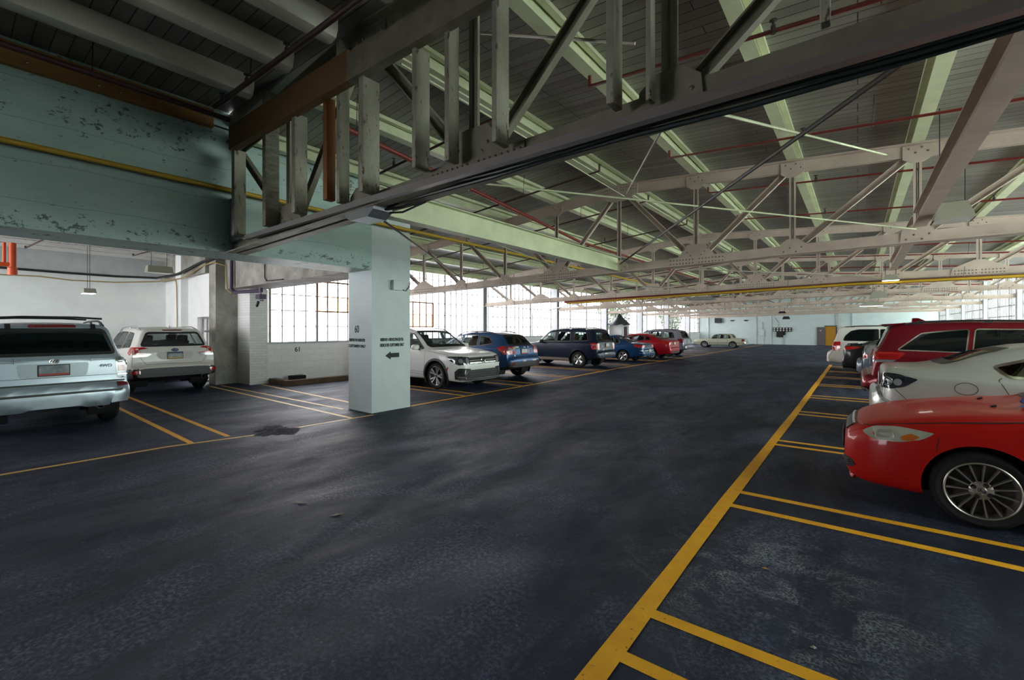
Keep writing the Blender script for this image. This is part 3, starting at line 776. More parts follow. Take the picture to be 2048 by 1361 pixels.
mb = MB(); mb.tube([(-3.66,2.66,2.82),(-3.5,2.76,2.84),(-3.3,2.80,2.86),(-2.9,2.82,2.90)], .014, 6); mb.tube([(-3.7,2.7,2.80),(-3.55,2.78,2.80),(-3.25,2.82,2.86)], .010, 6); obj('cord', mb, M['cable'], t)

# ------------------------------------------------------------------ painted lines
def stripe(pts, w, mat, label, name='parking_line', group=None, z=.0015):
    pts = [Vector((p[0], p[1], 0)) for p in pts]; vs = []; fs = []
    res = []
    for i in range(len(pts)-1):
        n = max(1, int((pts[i+1]-pts[i]).length/1.2))
        res += [pts[i].lerp(pts[i+1], j/n) for j in range(n)]
    res.append(pts[-1])
    for i, p in enumerate(res):
        d = (res[min(i+1, len(res)-1)] - res[max(i-1, 0)]).normalized(); s = Vector((-d.y, d.x, 0))
        ww = w*(1+.06*math.sin(i*2.3))
        vs += [p + s*ww/2 + Vector((0,0,z)), p - s*ww/2 + Vector((0,0,z))]
    for i in range(len(res)-1): fs.append((2*i, 2*i+1, 2*i+3, 2*i+2))
    mb = MB(); mb.add(vs, fs)
    return tag(obj(name, mb, mat), label, 'parking line', group)
stripe([(-.985, .6), (-.985, 4.5), (-.955, 10), (-.95, 24.5)], .115, M['line'], 'long thick yellow line edging the right-hand stalls', z=.0028)
stripe([(-7.62, -4), (-7.58, .4), (-7.55, 1.9), (-7.30, 3.0)], .07, M['line_pale'], 'pale yellow line ending by the dark patch before the column', z=.0028)
stripe([(-7.32, 3.5), (-7.25, 5.0)], .065, M['line_pale'], 'short pale yellow piece of line at the foot of the column', z=.0028)
stripe([(-7.45, 6.05), (-7.48, 7.0), (-7.5, 10.8), (-7.66, 14.1), (-7.75, 17), (-7.66, 24.8), (-7.44, 51.0)], .085, M['line'], 'long thin yellow line edging the left-hand stalls down the hall', z=.0028)
rl = [2.51, 2.09, 4.92, 4.50, 7.53, 7.24, 10.42, 10.06, 13.06, 12.62, 15.85, 15.44, 18.45, 18.05, 21.0, 20.6, 23.6, 23.2]
for i, y in enumerate(rl):
    pr = i//2; far = i % 2 == 0
    stripe([(-.93, y), (.5, y+.03), (4.9, y+.03)], .085 if i < 4 else .10, M['line'],
           'yellow stall line right of the lane, %s line of the %s pair from the camera' % ('farther' if far else 'nearer', NUM[pr]), group='right stall lines')
ll = [(2.18, -7.5), (2.66, -7.55), (4.15, None), (4.57, -7.25), (5.62, None), (7.72, -7.55), (8.15, -7.6), (10.08, -7.58), (10.72, -7.66), (12.72, -7.65), (13.05, -7.68), (15.4, -7.8), (15.85, -7.8), (18.5, -7.75), (19.0, -7.75), (21.9, -7.74), (22.3, -7.74), (25.0, -7.7), (25.4, -7.7), (28.4, -7.65), (28.8, -7.65), (31.4, -7.62), (31.8, -7.62), (34.4, -7.6), (37.4, -7.55)]
i = 0
for y, xe in ll:
    if y == 4.15: continue
    pts = [(-12.4, y), (xe, y+.06)] if xe else None
    if y < 3: pts = [(-14.3, y+.02), (xe, y-.02)]
    if y == 4.57: pts = [(-14.45, 4.60), (-7.25, 4.57)]
    if y == 5.62: pts = [(-13.8, 5.68), (-8.5, 5.50)]
    stripe(pts, .075, M['line'] if y > 6 or y < 3 else M['line_pale'], 'yellow stall line left of the lane, %s counting from the camera' % (NUM[i] if i < 12 else ('thirteenth','fourteenth','fifteenth','sixteenth','seventeenth','eighteenth','nineteenth','twentieth','twenty-first','twenty-second','twenty-third','twenty-fourth')[i-12]), group='left stall lines'); i += 1
stripe([(-14.4, 4.86), (-8.25, 4.97)], .065, M['line_pale'], 'pale stall line running from the bare pillar to the white column')
# broken asphalt patch
mb = MB(); vs = [(-7.36, 3.25, .012)] + [(-7.36+.42*math.cos(a)*q*(1+.22*math.sin(3*a)+.16*math.sin(11*a)), 3.25+.30*math.sin(a)*q*(1+.2*math.cos(5*a)+.14*math.cos(13*a)), .010+.006*math.sin(9*a+q*5) if q < 1 else .001) for q in (.35, .7, 1.0) for a in [2*PI*k/48 for k in range(48)]]
mb.add(vs, [(0, 1+k, 1+(k+1) % 48) for k in range(48)] + [(1+48*j+k, 49+48*j+k, 49+48*j+(k+1) % 48, 1+48*j+(k+1) % 48) for j in range(2) for k in range(48)])
tag(obj('asphalt_patch', mb, mottled('broken_asphalt', (.006,.007,.012), (.05,.055,.085), 26, .95, 1.0)), 'dark broken asphalt patch in the gap of the pale line', 'patch')

# ------------------------------------------------------------------ writing on column and wall
def text(body, size, ext, name, loc, rot, mat, parent=None, sx=1.0, bold=.0):
    cu = bpy.data.curves.new(name, 'FONT'); cu.body = body; cu.size = size; cu.extrude = ext; cu.align_x = 'CENTER'; cu.align_y = 'CENTER'; cu.offset = bold
    tmp = bpy.data.objects.new('tmp', cu); COL.objects.link(tmp)
    bpy.context.view_layer.update()
    me = bpy.data.meshes.new_from_object(tmp.evaluated_get(bpy.context.evaluated_depsgraph_get()))
    bpy.data.objects.remove(tmp)
    me.materials.clear(); me.materials.append(mat)
    me.transform(Matrix.Translation(loc) @ rot @ Matrix.Diagonal((sx, 1, 1, 1)))
    o = bpy.data.objects.new(name, me); COL.objects.link(o)
    if parent is not None:
        o.parent = parent; o.matrix_parent_inverse = mat_of(parent).inverted()
    return o
RXp = Matrix.Rotation(PI/2, 4, 'Z') @ Matrix.Rotation(PI/2, 4, 'X')      # faces +x, reads along +y
RYm = Matrix.Rotation(PI/2, 4, 'X')                                      # faces -y, reads along +x
text('60', .20, .001, 'stencil_number', (-7.90, 5.058, 1.625), RYm, M['stencil'], col, .78, .004)
text('RESERVED FOR DEDICATED', .072, .001, 'stencil_text', (-7.90, 5.058, 1.41), RYm, M['stencil'], col, .62, .004)
text('CUSTOMERS ONLY', .072, .001, 'stencil_text', (-7.90, 5.058, 1.29), RYm, M['stencil'], col, .95, .004)
text('RESERVED 4 SERVICE SPACES FOR', .075, .001, 'stencil_text', (XW+.002, 5.535, 1.42), RXp, M['stencil'], col, .50, .005)
text('DEDICATED CUSTOMERS ONLY', .075, .001, 'stencil_text', (XW+.002, 5.535, 1.31), RXp, M['stencil'], col, .54, .005)
mb = MB(); mb.prism([(5.37,1.10),(5.50,1.185),(5.50,1.15),(5.71,1.15),(5.71,1.06),(5.50,1.06),(5.50,1.02)], XW-.002, XW+.002, 'x')
obj('stencil_arrow', mb, M['stencil'], col)
n61 = text('61', .21, .001, 'stencil_number', (0,0,0), Matrix.Identity(4), M['stencil'], None, .9, .004)
n61.data.transform(RXp); n61.location = (XL+.024, 6.80, .98); n61.parent = WLOW
mb = MB(); mb.box(XW, XW+.10, 5.50, 5.72, 2.42, 2.62)
jb = tag(obj('junction_box', mb, M['far_wall'], bevel=.008), 'pale junction box high on the white column', 'junction box')
mb = MB(); mb.tube([(XW+.05,5.72,2.45),(XW+.03,5.86,2.42),(XW+.02,5.95,2.52),(XW+.02,6.02,2.7)], .007, 6); obj('cord', mb, M['cable'], jb)
# brown curb under the window
mb = MB(); mb.prism([(-13.85,5.92),(-12.75,5.92),(-12.75,11.0),(-12.95,11.0),(-12.95,6.12),(-13.85,6.12)], 0, .15, 'z')
tag(obj('curb', mb, M['curb']), 'low brown curb on floor below window and stencilled 61', 'curb')
mb = MB(); mb.box(-13.0, -12.8, 34, 44, 0, .14); tag(obj('curb', mb, M['curb']), 'low dark curb ahead of the old beige sedan', 'curb')
mb = MB(); mb.box(-13.55, -13.25, 6.35, 6.75, .0, .22); tag(obj('drain_block', mb, M['black_matte']), 'small dark block behind the brown curb', 'block')
# ------------------------------------------------------------------ pipes and cables in the left bay
def run(name, pts, r, mat, label, cat, group=None):
    mb = MB(); mb.tube(pts, r, 8); return tag(obj(name, mb, mat, smooth=True, angle=60), label, cat, group)
sp = tag(empty('standpipe', (-16.0, .92, 2.92)), 'orange-red standpipe hanging at the far left', 'standpipe')
mb = MB(); mb.tube([(-16,.97,2.95),(-16,.97,3.70)], .065, 12); mb.lathe([(.0,2.93),(.085,2.93),(.085,3.10),(.065,3.12)], 12, (-16,.97,0)); obj('riser', mb, M['orange_pipe'], sp, smooth=True)
mb = MB(); mb.tube([(-16,.97,3.18),(-16.0,-.6,3.12)], .05, 10); mb.tube([(-16.02,.84,3.20),(-16.02,.84,3.70)], .03, 8); obj('branch', mb, M['orange_pipe'], sp, smooth=True)
run('cable_bundle', [(-19.25,-1,3.40),(-19.25,1,3.38),(-19.25,2.4,3.36),(-19.25,3.4,3.36),(-19.25,4.5,3.40),(-17.2,4.58,3.40),(-16.5,4.64,3.50),(-15.3,4.66,3.62),(-14.8,4.72,3.66),(-13.3,4.9,3.72)], .035, M['cable'], 'black cable bundle along top of the white back wall', 'cable')
run('tan_cable', [(-19.25,-1,3.20),(-19.22,1,3.18),(-19.22,1.7,3.20),(-19.22,2.4,3.14),(-19.22,3.4,3.16),(-19.2,4.5,3.27),(-17.2,4.6,3.24),(-16.5,4.62,3.28),(-15.3,4.7,3.52),(-14.70,4.76,3.56),(-14.55,5.02,3.48),(-14.50,5.02,3.0),(-14.42,5.02,2.76),(-14.1,5.02,2.64)], .018, M['cable_tan'], 'yellow-tan cable swagging along the white back wall to bare pillar', 'cable')
run('drop_cable', [(-17.6,4.62,3.25),(-17.5,4.62,3.0),(-17.46,4.62,2.0),(-17.48,4.62,.9)], .016, M['cable_tan'], 'tan cable dropping down white pilaster in the bay corner', 'cable')
dp = tag(empty('floodlight', (-12.2, 5.0, 2.4)), 'dark purple floodlight on a bent pipe before the left window', 'floodlight')
mb = MB(); mb.tube([(-14.0,4.98,3.7),(-14.0,4.98,2.78),(-13.9,4.98,2.69),(-13.75,4.98,2.66),(-12.15,4.98,2.62)], .05, 10); obj('ceiling_pipe', mb, M['purple_metal'], dp, smooth=True)  # bracket pipe carrying the floodlight, stops short of the ceiling
mb = MB(); mb.lathe([(0,-.06),(.06,-.06),(.06,.05),(0,.05)], 10, (-12.1,4.98,2.64)); mb.box(-12.22,-11.98,4.9,5.06,2.40,2.52); mb.tube([(-12.1,4.98,2.6),(-12.1,4.98,2.5)], .02, 6); obj('lamp_head', mb, M['purple_metal'], dp)
mb = MB(); mb.bar((-12.35,4.98,2.22),(-12.25,4.98,2.34), .05, .05); mb.bar((-12.12,4.98,2.36),(-11.98,4.98,2.36), .04, .03); mb.bar((-12.4,4.98,2.46),(-12.22,4.98,2.46), .03,.02); obj('sensor', mb, M['purple_metal'], dp)
for j, (xa, ya, xb, yb_) in enumerate(((-17.6,1.3,-13.0,1.6),(-16.9,3.4,-12.5,3.7))):
    run('bay_sprinkler_pipe', [(xa,ya,3.86),(xa,ya,3.80),(xb,yb_,3.80)], .022, M['dark_red'], 'thin dark red pipe under the white deck, %s' % ('far left', 'above the green-grey box light')[j], 'sprinkler pipe')
run('beam_conduit', [(-12.0,5.03,3.4),(-12.0,5.03,2.95),(-11.9,5.03,2.86),(-11.0,5.03,2.84)], .014, M['cable'], 'thin dark conduit bent down the grey concrete beam', 'conduit')
# ------------------------------------------------------------------ far wall things
mp_ = tag(empty('meter_bank', (-5.9, YF-.1, .8)), 'black bank of electric meters on the far wall', 'electric meters')
mb = MB(); mb.box(-6.75,-5.15,YF-.12,YF-.004,1.30,1.72); mb.box(-6.45,-5.9,YF-.16,YF-.004,.75,1.30); mb.box(-5.9,-5.7,YF-.12,YF-.004,.95,1.3); obj('cabinet', mb, M['black'], mp_)
for r in range(2):
    for c in range(6):
        mb = MB(); mb.lathe([(0,-.03),(.06,-.03),(.075,0),(.075,.04)], 12, (-6.63+.265*c, YF-.13, 1.42+.19*r), 'y'); obj('meter', mb, M['lamp_off'], mp_, smooth=True)
run('wall_conduit', [(-6.3,YF-.04,1.72),(-6.3,YF-.04,2.2),(-6.6,YF-.04,2.7)], .03, M['grey_paint'], 'grey conduit rising from the electric meters', 'conduit')
run('wall_conduit', [(-5.85,YF-.04,0),(-5.85,YF-.04,.95)], .04, M['grey_paint'], 'grey conduit below the electric meters', 'conduit')
mb = MB(); mb.box(-8.03,-7.58,YF-.12,YF-.004,.92,1.50); eb = tag(obj('electric_box', mb, M['far_wall'], bevel=.01), 'white electric box on the far wall beside the meters', 'electric box')
mb = MB(); mb.tube([(-7.62,YF-.05,0),(-7.62,YF-.05,.95)], .022, 6); obj('conduit', mb, M['far_wall'], eb)
run('wall_conduit', [(-7.72,YF-.05,1.5),(-7.72,YF-.05,2.3)], .035, M['grey_paint'], 'grey conduit rising from the white electric box', 'conduit')
mb = MB(); mb.box(-12.25,-11.62,YF-.3,YF,2.22,2.75); tag(obj('wall_vent', mb, M['black']), 'black vent box mounted high at left of the far wall', 'vent')  # plain black box on the wall, its use not known
run('wall_pipe', [(-12.95,YF-.06,0),(-12.95,YF-.06,2.9)], .05, M['far_wall'], 'pale pipe in the left corner of the far wall', 'pipe')
for j, x in enumerate((-10.55,-9.25)):
    mb = MB(); mb.box(x-.15,x+.15,YF-.1,YF,2.40,2.52); tag(obj('wall_lamp', mb, M['black']), 'small dark lamp high on the far wall, %s of two' % ('left','right')[j], 'lamp', 'far wall lamps')
d = tag(empty('door_2', (-2.45,YF-.05,0)), kind='structure')
mb = MB(); mb.box(-3.08,-2.45,YF-.10,YF-.03,0,1.76); mb.prism([(-2.86,1.45),(-2.74,1.45),(-2.8,1.28)], YF-.11, YF-.10, 'y'); obj('door_leaf', mb, M['door_grey'], d)
mb = MB(); mb.prism([(-2.86,1.48),(-2.72,1.48),(-2.79,1.30)], YF-.112, YF-.102, 'y'); obj('door_sign', mb, M['lamp_off'], d)
mb = MB(); mb.box(-2.43,-1.60,YF-.06,YF-.03,0,1.82); obj('door_leaf', mb, M['door_amber'], d)
mb = MB(); mb.box(-2.5,-1.52,YF-.09,YF,1.82,1.9); mb.box(-1.60,-1.52,YF-.09,YF,0,1.82); obj('door_frame', mb, M['black'], d)
# ------------------------------------------------------------------ booth by the window
bt = tag(empty('attendant_booth', (-13.0, 28.7, 0)), 'small booth with black tarpaulin pyramid roof by the left windows', 'booth')
mb = MB(); mb.box(-13.45,-12.55,28.05,28.20,0,1.92); mb.box(-13.45,-12.55,29.15,29.30,0,1.92); mb.box(-12.7,-12.55,28.2,29.15,1.8,1.92); mb.box(-12.6,-12.55,28.9,29.15,0,1.8); obj('walls', mb, M['grey_paint'], bt)
mb = MB(); n = 20; vs = []
for i in range(n):
    a = 2*PI*i/n; r = (.95+.10*math.sin(5*a)); vs.append((-13.0+r*.62*math.cos(a), 28.7+r*1.25*math.sin(a), 1.88+.06*math.sin(7*a)))
for i in range(n):
    a = 2*PI*i/n; r = .5+.05*math.sin(4*a); vs.append((-13.0+r*.62*math.cos(a), 28.7+r*1.1*math.sin(a), 2.25))
vs.append((-13.0, 28.65, 2.72))
mb.add(vs, [(i,(i+1)%n,n+(i+1)%n,n+i) for i in range(n)] + [(n+i,n+(i+1)%n,2*n) for i in range(n)]); obj('tarp_roof', mb, M['tarp'], bt, smooth=True, angle=50)
mb = MB(); mb.box(-12.60,-12.52,28.55,28.9,0,1.75); obj('door', mb, plain('booth_door', (.05,.015,.02), .6), bt)
# ------------------------------------------------------------------ greenery outside the windows
def tree(x, y, h, r, label, seed):
    rr = random.Random(seed); t = empty('tree', (x, y, -.25), 0, label, 'tree', 'trees outside the windows')
    mb = MB(); mb.tube([(x,y,-.25),(x+.1,y,h*.4),(x,y+.1,h*.8)], .12, 7); obj('trunk', mb, M['bark'], t)
    mb = MB()
    for i in range(1100):
        u = rr.uniform(-1,1); a = rr.uniform(0,2*PI); q = rr.random()**.4
        s = math.sqrt(1-u*u); c = Vector((x+r*q*s*math.cos(a), y+r*q*s*math.sin(a), h*.62+h*.40*q*u))
        d = Vector((rr.uniform(-1,1),rr.uniform(-1,1),rr.uniform(-1,1))).normalized(); e = d.cross(Vector((.3,.5,.8))).normalized()
        l = rr.uniform(.10,.22)
        mb.add([c-d*l, c+e*l*.45, c+d*l, c-e*l*.45], [(0,1,2,3)])
    obj('foliage', mb, M['leaf'], t)
tree(-16.2, 34.6, 5.5, 1.6, 'green tree outside the window beside the black-roofed booth', 3)
tree(-16.5, 50.0, 4.4, 1.3, 'green tree outside the farthest left window', 5)

# ------------------------------------------------------------------ litter on the floor
def bit(x, y, l, a, mat, label, name='twig', w=.012):
    mb = MB(); d = Vector((math.cos(a), math.sin(a), 0))*l/2; n = Vector((-math.sin(a), math.cos(a), 0))*w; c = Vector((x, y, .004))
    mb.add([c-d, c+n, c+d, c-n, c+Vector((0,0,.012))], [(0,1,4),(1,2,4),(2,3,4),(3,0,4),(3,2,1,0)])
    tag(obj(name, mb, mat), label, 'litter', 'litter on the asphalt')
pale = plain('dry_leaf', (.30,.28,.22), .8); tan = plain('tan_leaf', (.45,.22,.04), .8)
bit(-2.05, .98, .075, .25, pale, 'pale twig on dark asphalt at the lower left')          # floor_debris
bit(-3.62, 2.12, .13, 1.2, pale, 'curled pale scrap lying in the middle of the lane', 'paper_scrap', .018)
bit(-4.15, 2.05, .16, .55, pale, 'thin white sliver on the lane left of the curled scrap', 'paper_scrap', .008)
bit(-.32, 2.30, .05, 2.0, tan, 'small orange leaf by the nearest stall line', 'leaf', .012)
bit(-.18, 2.75, .035, .4, pale, 'small pale leaf in the dusty empty stall', 'leaf', .012)
bit(-.50, 3.45, .05, .1, tan, 'thin tan leaf beyond the dusty patch', 'leaf', .01)
# ------------------------------------------------------------------ cars
def pchip(pts):
    xs = np.array([p[0] for p in pts], float); ys = np.array([p[1] for p in pts], float)
    h = np.diff(xs); d = np.diff(ys)/h; n = len(xs); m = np.zeros(n)
    for i in range(1, n-1):
        if d[i-1]*d[i] > 0:
            w1 = 2*h[i]+h[i-1]; w2 = h[i]+2*h[i-1]; m[i] = (w1+w2)/(w1/d[i-1]+w2/d[i])
    m[0] = d[0]; m[-1] = d[-1]
    def f(x):
        x = np.clip(np.asarray(x, float), xs[0], xs[-1]); i = np.clip(np.searchsorted(xs, x)-1, 0, n-2)
        t = (x-xs[i])/h[i]
        return ((1+2*t)*(1-t)**2)*ys[i] + t*(1-t)**2*h[i]*m[i] + t*t*(3-2*t)*ys[i+1] + t*t*(t-1)*h[i]*m[i+1]
    return f

def inpoly(px, pz, poly):
    r = np.zeros(np.shape(px), bool); n = len(poly)
    for i in range(n):
        x1, z1 = poly[i]; x2, z2 = poly[(i+1) % n]
        c = ((z1 > pz) != (z2 > pz)) & (px < (x2-x1)*(pz-z1)/((z2-z1) if z2 != z1 else 1e-9)+x1)
        r ^= c
    return r

def roundpoly(poly, r, n=5):
    """round the corners of a 2-D polygon"""
    P = [Vector((p[0], p[1])) for p in poly]; out = []; m = len(P)
    for i in range(m):
        a, b, c = P[i-1], P[i], P[(i+1) % m]
        rr = poly[i][2] if len(poly[i]) > 2 else r
        u = (a-b); v = (c-b); lu, lv = u.length, v.length; u.normalize(); v.normalize()
        k = min(rr, lu*.45, lv*.45)
        p0 = b+u*k; p1 = b+v*k
        for j in range(n+1):
            t = j/n; q = p0*(1-t)**2 + b*2*t*(1-t) + p1*t*t; out.append((q.x, q.y))
    return out

def insetpoly(poly, d):
    P = [Vector(p) for p in poly]; m = len(P); out = []
    area = sum(P[i].x*P[(i+1) % m].y - P[(i+1) % m].x*P[i].y for i in range(m)); s = 1 if area > 0 else -1
    for i in range(m):
        t = (P[(i+1) % m]-P[i-1]);
        if t.length < 1e-9: out.append((P[i].x, P[i].y)); continue
        t.normalize(); nrm = Vector((-t.y, t.x))*s; q = P[i]+nrm*d; out.append((q.x, q.y))
    return out

class Car:
    def __init__(s, name, label, cat, sp, loc, rot, scale=1.0):
        s.sp = sp; s.L = sp['L']; s.w = sp['w']
        s.root = empty(name, loc, rot, label, cat); s.root.scale = (scale,)*3
        s.cen = s.L/2; s.body()
        s.holes = sp.get('see', False)
    # --- shell
    def body(s):
        sp = s.sp; L = s.L
        top = pchip(sp['top']); bot = pchip(sp['bot']); belt = pchip(sp['belt']); wid = pchip(sp['wid'])
        zr_ = max(p[1] for p in sp['top']); er = sp['er']
        g = np.linspace(0, L, 3000)
        den = np.sqrt(1 + np.gradient(top(g), g)**2*.8 + np.gradient(bot(g), g)**2*.5 + np.gradient(wid(g), g)**2)
        cum = np.concatenate([[0], np.cumsum((den[1:]+den[:-1])/2*np.diff(g))]); N = sp.get('N', 150)
        X = np.interp(np.linspace(0, cum[-1], N), cum, g)
        rings = []
        for x in X:
            zt = float(top(x)); zb = float(bot(x)); w = float(wid(x)); zs = min(float(belt(x)), zt-.03); zb = min(zb, zs-.05)
            t = max(0.0, min(1.0, (zt-float(belt(x)))/(zr_-float(belt(x)))))
            hood = w-.11
            e = hood + (er-.0-hood)*t**.9 if er < hood else hood
            e = min(e, w-.05); gh = zt-zs; cr = min(.075, .45*gh); hs = zs-zb
            k = min(1.0, hs/.5)
            sh = sp.get('sh', .03)
            ctl = [(0, zb), (w*.62, zb), (w-.06*k, zb+.005), (w-.015, zb+.09*k), (w, zb+.40*hs), (w+.002, zb+.66*hs), (w-sh*.3, zs-.05*k), (w-sh, zs-.012*k), (w-sh-.012, zs+.004*k),
                   (w-sh-.02+(e-w+sh+.02)*.30, zs+(gh-cr)*.32), (w-sh-.02+(e-w+sh+.02)*.66, zs+(gh-cr)*.68), (e+.008, zt-cr*1.15), (e-.05, zt-cr*.50), (e-.14, zt-cr*.26), (e*.45, zt-cr*.05), (0, zt)]
            P = np.array(ctl)
            for _ in range(2):
                Q = [P[0]]
                for i in range(len(P)-1):
                    Q.append(P[i]*.75+P[i+1]*.25); Q.append(P[i]*.25+P[i+1]*.75)
                Q.append(P[-1]); P = np.array(Q)
            rings.append(P)
        R = np.array(rings); n = R.shape[1]
        full = np.concatenate([R, (R*np.array([-1, 1]))[:, -2:0:-1]], 1); m = full.shape[1]
        V = np.zeros((N*m, 3)); V[:, 0] = np.repeat(X, m); V[:, 1:] = full.reshape(-1, 2)
        # wheel arches: pull nearby side vertices onto the arch circle
        Ra = sp['R']*sp.get('ra', 1.17); s.Ra = Ra
        dead = np.zeros(len(V), bool)
        for xw in sp['wx']:
            d = np.hypot(V[:, 0]-xw, V[:, 2]-sp['R']); side = np.abs(V[:, 1]) > .58*s.w
            near = side & (np.abs(d-Ra) < .034) & (d > 1e-6)
            f = Ra/np.maximum(d, 1e-6)
            V[near, 0] = xw+(V[near, 0]-xw)*f[near]; V[near, 2] = sp['R']+(V[near, 2]-sp['R'])*f[near]
            d = np.hypot(V[:, 0]-xw, V[:, 2]-sp['R']); dead |= side & (d < Ra+1e-4)
        F = []; k = np.arange(m)
        for i in range(N-1):
            a = i*m+k; b = i*m+(k+1) % m
            F.append(np.stack([a, b, b+m, a+m], 1))
        F = np.concatenate(F)
        s.V0 = V; allF = [tuple(f) for f in F] + [tuple(range(m)), tuple(range((N-1)*m, N*m))]
        s.bvh = BVHTree.FromPolygons(V.tolist(), allF)
        keep = ~dead[F].all(1)
        cen = V[F].mean(1)
        if sp.get('see'):
            for poly in sp['side']:
                q = insetpoly(roundpoly(poly, .06), .02)
                keep &= ~(inpoly(cen[:, 0], cen[:, 2], q) & (np.abs(cen[:, 1]) > er*.75))
            for key, cond in (('ws', cen[:, 0] < L*.55), ('rw', cen[:, 0] > L*.55)):
                if key in sp:
                    q = insetpoly(roundpoly(sp[key], .06), .03)
                    # only outer shell faces between bonnet and roof
                    keep &= ~(inpoly(cen[:, 1], cen[:, 2], q) & cond & (cen[:, 2] > min(p[1] for p in sp[key])))
        F = F[keep]
        mats = [s.sp['paint']] + ([s.sp['low'][1]] if 'low' in sp else [])
        mi = np.zeros(len(F), int)
        if 'low' in sp:
            lo = pchip(sp['low'][0]); c2 = V[F].mean(1); mi = (c2[:, 2] < lo(c2[:, 0])).astype(int)
        mb = MB(); Vs = V.copy(); Vs[:, 0] -= s.cen
        mb.v = [tuple(v) for v in Vs]; mb.f = [tuple(int(i) for i in f) for f in F] + [tuple(range(m)), tuple(range((N-1)*m, N*m))]
        mb.m = list(int(i) for i in mi) + [len(mats)-1, len(mats)-1]
        s.bodyo = child('body', mb, mats, s.root, smooth=True, angle=40)
    # --- projection of flat outlines onto the shell
    def cast(s, proj, a, b, off):
        L = s.L
        if proj == '-': o, d = (a, -3, b), (0, 1, 0)
        elif proj == '+': o, d = (a, 3, b), (0, -1, 0)
        elif proj == 'F': o, d = (-2, a, b), (1, 0, 0)
        elif proj == 'B': o, d = (L+2, a, b), (-1, 0, 0)
        else: o, d = (a, b, 4), (0, 0, -1)
        h = s.bvh.ray_cast(Vector(o), Vector(d))
        if proj in 'BF' and abs(a) > .5*s.w:          # keep a lamp from sliding round onto the flank
            h0 = s.bvh.ray_cast(Vector((o[0], 0, b)), Vector(d)); W = s.sp.get('wrap', .24)
            ok = lambda q: q[0] is not None and (h0[0] is None or abs(q[0].x-h0[0].x) < W)
            if not ok(h):
                lo, hi = .4*a, a
                for _ in range(14):
                    m_ = (lo+hi)/2; q = s.bvh.ray_cast(Vector((o[0], m_, b)), Vector(d))
                    if ok(q): lo, h = m_, q
                    else: hi = m_
        if h[0] is None:
            g = {'-': (a, -s.w, b), '+': (a, s.w, b), 'F': (0, a, b), 'B': (L, a, b), 'T': (a, b, 1)}[proj]
            h = s.bvh.find_nearest(Vector(g))
        p, nn = h[0], h[1]
        if nn.dot(Vector(d)) > 0: nn = -nn
        return p + nn*off
    def sheet(s, mb, proj, poly, off=.004, r=.02, mi=0, maxe=.10):
        bm = bmesh.new(); pl = roundpoly(poly, r) if r > 0 else [(p[0], p[1]) for p in poly]
        vs = [bm.verts.new((p[0], p[1], 0)) for p in pl]
        es = [bm.edges.new((vs[i], vs[(i+1) % len(vs)])) for i in range(len(vs))]
        bmesh.ops.triangle_fill(bm, edges=es, use_beauty=True)
        for _ in range(5):
            long_ = [e for e in bm.edges if e.calc_length() > maxe]
            if not long_: break
            bmesh.ops.subdivide_edges(bm, edges=long_, cuts=1)
            bmesh.ops.triangulate(bm, faces=[f for f in bm.faces if len(f.verts) > 3])
        bm.verts.index_update(); n = len(bm.verts)
        top = [s.cast(proj, v.co.x, v.co.y, off) for v in bm.verts]
        fs = [tuple(v.index for v in f.verts) for f in bm.faces]; vs2 = [(p.x-s.cen, p.y, p.z) for p in top]
        be = [e for e in bm.edges if len(e.link_faces) == 1]
        low = {}
        for e in be:
            for v in e.verts:
                if v.index not in low:
                    p = s.cast(proj, v.co.x, v.co.y, -.006); low[v.index] = len(vs2); vs2.append((p.x-s.cen, p.y, p.z))
        for e in be:
            a, b = e.verts[0].index, e.verts[1].index; fs.append((a, b, low[b], low[a]))
        bm.free(); mb.add(vs2, fs, mi)
    def band(s, mb, proj, poly, d, off=.005, r=.05, mi=0, out=0.0):
        pl = roundpoly(poly, r); res = []
        for i in range(len(pl)):
            a = Vector(pl[i]); b = Vector(pl[(i+1) % len(pl)]); n = max(1, int((b-a).length/.06))
            res += [tuple(a.lerp(b, j/n)) for j in range(n)]
        o = insetpoly(res, -out) if out else res; q = insetpoly(res, d)
        vs = []; m = len(res)
        for p in o: c = s.cast(proj, p[0], p[1], off); vs.append((c.x-s.cen, c.y, c.z))
        for p in q: c = s.cast(proj, p[0], p[1], off); vs.append((c.x-s.cen, c.y, c.z))
        for p in o: c = s.cast(proj, p[0], p[1], -.006); vs.append((c.x-s.cen, c.y, c.z))
        fs = [(i, (i+1) % m, m+(i+1) % m, m+i) for i in range(m)] + [(i, 2*m+i, 2*m+(i+1) % m, (i+1) % m) for i in range(m)]
        mb.add(vs, fs, mi)
    def strip(s, mb, proj, pts, w=.008, off=.005, mi=0):
        res = []
        for i in range(len(pts)-1):
            a = Vector(pts[i]); b = Vector(pts[i+1]); n = max(1, int((b-a).length/.05)); res += [a.lerp(b, j/n) for j in range(n)]
        res.append(Vector(pts[-1])); vs = []
        for i, p in enumerate(res):
            d = (res[min(i+1, len(res)-1)]-res[max(i-1, 0)]).normalized(); t = Vector((-d.y, d.x))*(w/2)
            for q in (p+t, p-t):
                c = s.cast(proj, q.x, q.y, off); vs.append((c.x-s.cen, c.y, c.z))
        mb.add(vs, [(2*i, 2*i+1, 2*i+3, 2*i+2) for i in range(len(res)-1)], mi)
